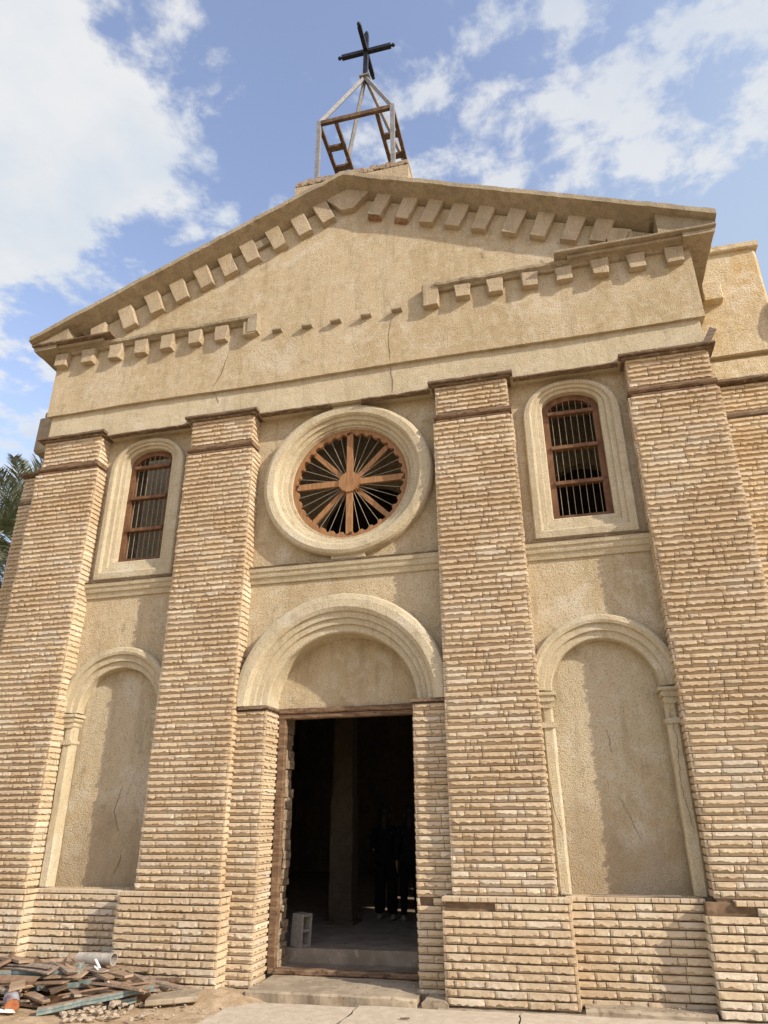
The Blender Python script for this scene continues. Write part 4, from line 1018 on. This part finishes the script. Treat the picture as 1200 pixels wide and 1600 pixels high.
# ================================================================== two people standing in the dark
def person(x, y, zf_, rot, label, shirt, trou, flare, seed, arm_bend):
    root = empty('person', (x, y, zf_), (0, 0, rot), label=label, cat='person')
    def skin(name, verts, edges, radii, mat, sub=2):
        me = bpy.data.meshes.new(name); me.from_pydata(verts, edges, []); me.materials.append(M[mat])
        o = bpy.data.objects.new(name, me); COL.objects.link(o); o.parent = root
        s_ = o.modifiers.new('skin', 'SKIN'); s_.use_smooth_shade = True
        for i, rr in enumerate(radii):
            o.data.skin_vertices[0].data[i].radius = (rr, rr) if not isinstance(rr, tuple) else rr
        o.data.skin_vertices[0].data[0].use_root = True
        q = o.modifiers.new('sub', 'SUBSURF'); q.levels = sub; q.render_levels = sub
        return o
    V = [(0, 0, .95), (0, .01, 1.12), (0, .01, 1.30), (0, .01, 1.43), (0, 0, 1.52), (0, -.015, 1.60), (0, -.01, 1.70)]
    E = [(i, i + 1) for i in range(6)]; Rd = [(.13, .10), (.12, .09), (.15, .10), (.12, .08), .048, (.072, .085), (.068, .08)]
    def add(p, rr, par): V.append(p); Rd.append(rr); E.append((par, len(V) - 1)); return len(V) - 1
    for s_ in (-1, 1):
        k = add((.10 * s_, 0, .88), .085, 0); k = add((.12 * s_, -.01, .50), .056, k); k = add((.125 * s_, .01, .10), .036, k); k = add((.13 * s_, -.12, .045), .032, k)
        k = add((.19 * s_, .01, 1.40), .050, 3); k = add((.24 * s_, .02, 1.12), .040, k); k = add((.23 * s_, -.06 - arm_bend, .90 + arm_bend), .028, k)
        wr = V[k]; hand = add((wr[0], wr[1] - .02, wr[2] - .07), (.036, .02), k)
        hb = V[hand]
        for fi in range(4):
            dy = (fi - 1.5) * .019; ln = (.062, .072, .068, .055)[fi]
            a = add((hb[0], hb[1] + dy, hb[2] - .035), .0095, hand); b = add((hb[0] - .008 * s_, hb[1] + dy, hb[2] - .035 - ln * .55), .0088, a); add((hb[0] - .02 * s_, hb[1] + dy, hb[2] - .03 - ln), .0078, b)
        a = add((hb[0] - .01 * s_, hb[1] - .035, hb[2] - .005), .011, hand); add((hb[0] - .02 * s_, hb[1] - .05, hb[2] - .045), .009, a)
    skin('body', V, E, Rd, 'skin')
    h = MB()
    h.sphere((0, 0, 1.70), .098, 18, 12); hv = []
    for p in h.v:
        v = Vector(p); v = Vector((v.x * .92, v.y * 1.08 + .012, (v.z - 1.70) * 1.15 + 1.705))
        if v.y < -.03 and v.z < 1.735: v.y = -.03
        hv.append(tuple(v))
    h.v = hv; h.tube([(0, .03, 1.70), (0, .055, 1.60), (0, .065, 1.48), (0, .07, 1.36)], [.075, .085, .085, .05], 14); h.obj('hair', 'hair', root, smooth=True)
    fc = MB(); fc.sphere((.032, -.088, 1.665), .011, 8, 6); fc.sphere((-.032, -.088, 1.665), .011, 8, 6); fc.obj('eyes', 'hair', root, smooth=True)
    fc = MB(); fc.tube([(0, -.085, 1.67), (0, -.112, 1.635), (0, -.09, 1.625)], [.008, .013, .010], 8); fc.tube([(-.025, -.085, 1.592), (0, -.093, 1.590), (.025, -.085, 1.592)], [.003, .007, .003], 8)
    fc.sphere((.076, .0, 1.65), .02, 8, 6); fc.sphere((-.076, .0, 1.65), .02, 8, 6); fc.obj('face_features', 'skin', root, smooth=True)
    V2 = [(0, 0, .80), (0, .01, 1.12), (0, .01, 1.30), (0, .01, 1.44)]; E2 = [(0, 1), (1, 2), (2, 3)]; R2 = [(.19, .15), (.165, .13), (.175, .12), (.115, .09)]
    for s_ in (-1, 1):
        V2 += [(.19 * s_, .01, 1.41), (.245 * s_, .02, 1.14), (.232 * s_, -.055 - arm_bend, .92 + arm_bend)]; R2 += [.065, .060, .050]; k = len(V2) - 3; E2 += [(3, k), (k, k + 1), (k + 1, k + 2)]
    skin('shirt', V2, E2, R2, shirt)
    V3 = [(0, 0, .95)]; R3 = [(.16, .125)]; E3 = []
    for s_ in (-1, 1):
        k = len(V3); V3 += [(.095 * s_, 0, .84), (.115 * s_, -.01, .5), (.12 * s_, .005, .08)]; R3 += [.10, .075 + flare * .3, .055 + flare]; E3 += [(0, k), (k, k + 1), (k + 1, k + 2)]
    skin('trousers', V3, E3, R3, trou)
    for s_ in (-1, 1):
        skin('shoe', [(.13 * s_, .05, .045), (.13 * s_, -.05, .05), (.135 * s_, -.15, .035)], [(0, 1), (1, 2)], [.045, .045, .035], 'shoe')
    return root
person(-.36, 3.95, .30, rad(170), 'person in dark wide trousers standing beyond the column inside the dark doorway', 'cloth_dark', 'cloth_dark', .05, 1, .1)
person(.10, 3.85, .30, rad(195), 'person in narrow dark trousers and pale shoes by the right edge of the dark doorway', 'cloth_navy', 'cloth_dark', .0, 2, .0)
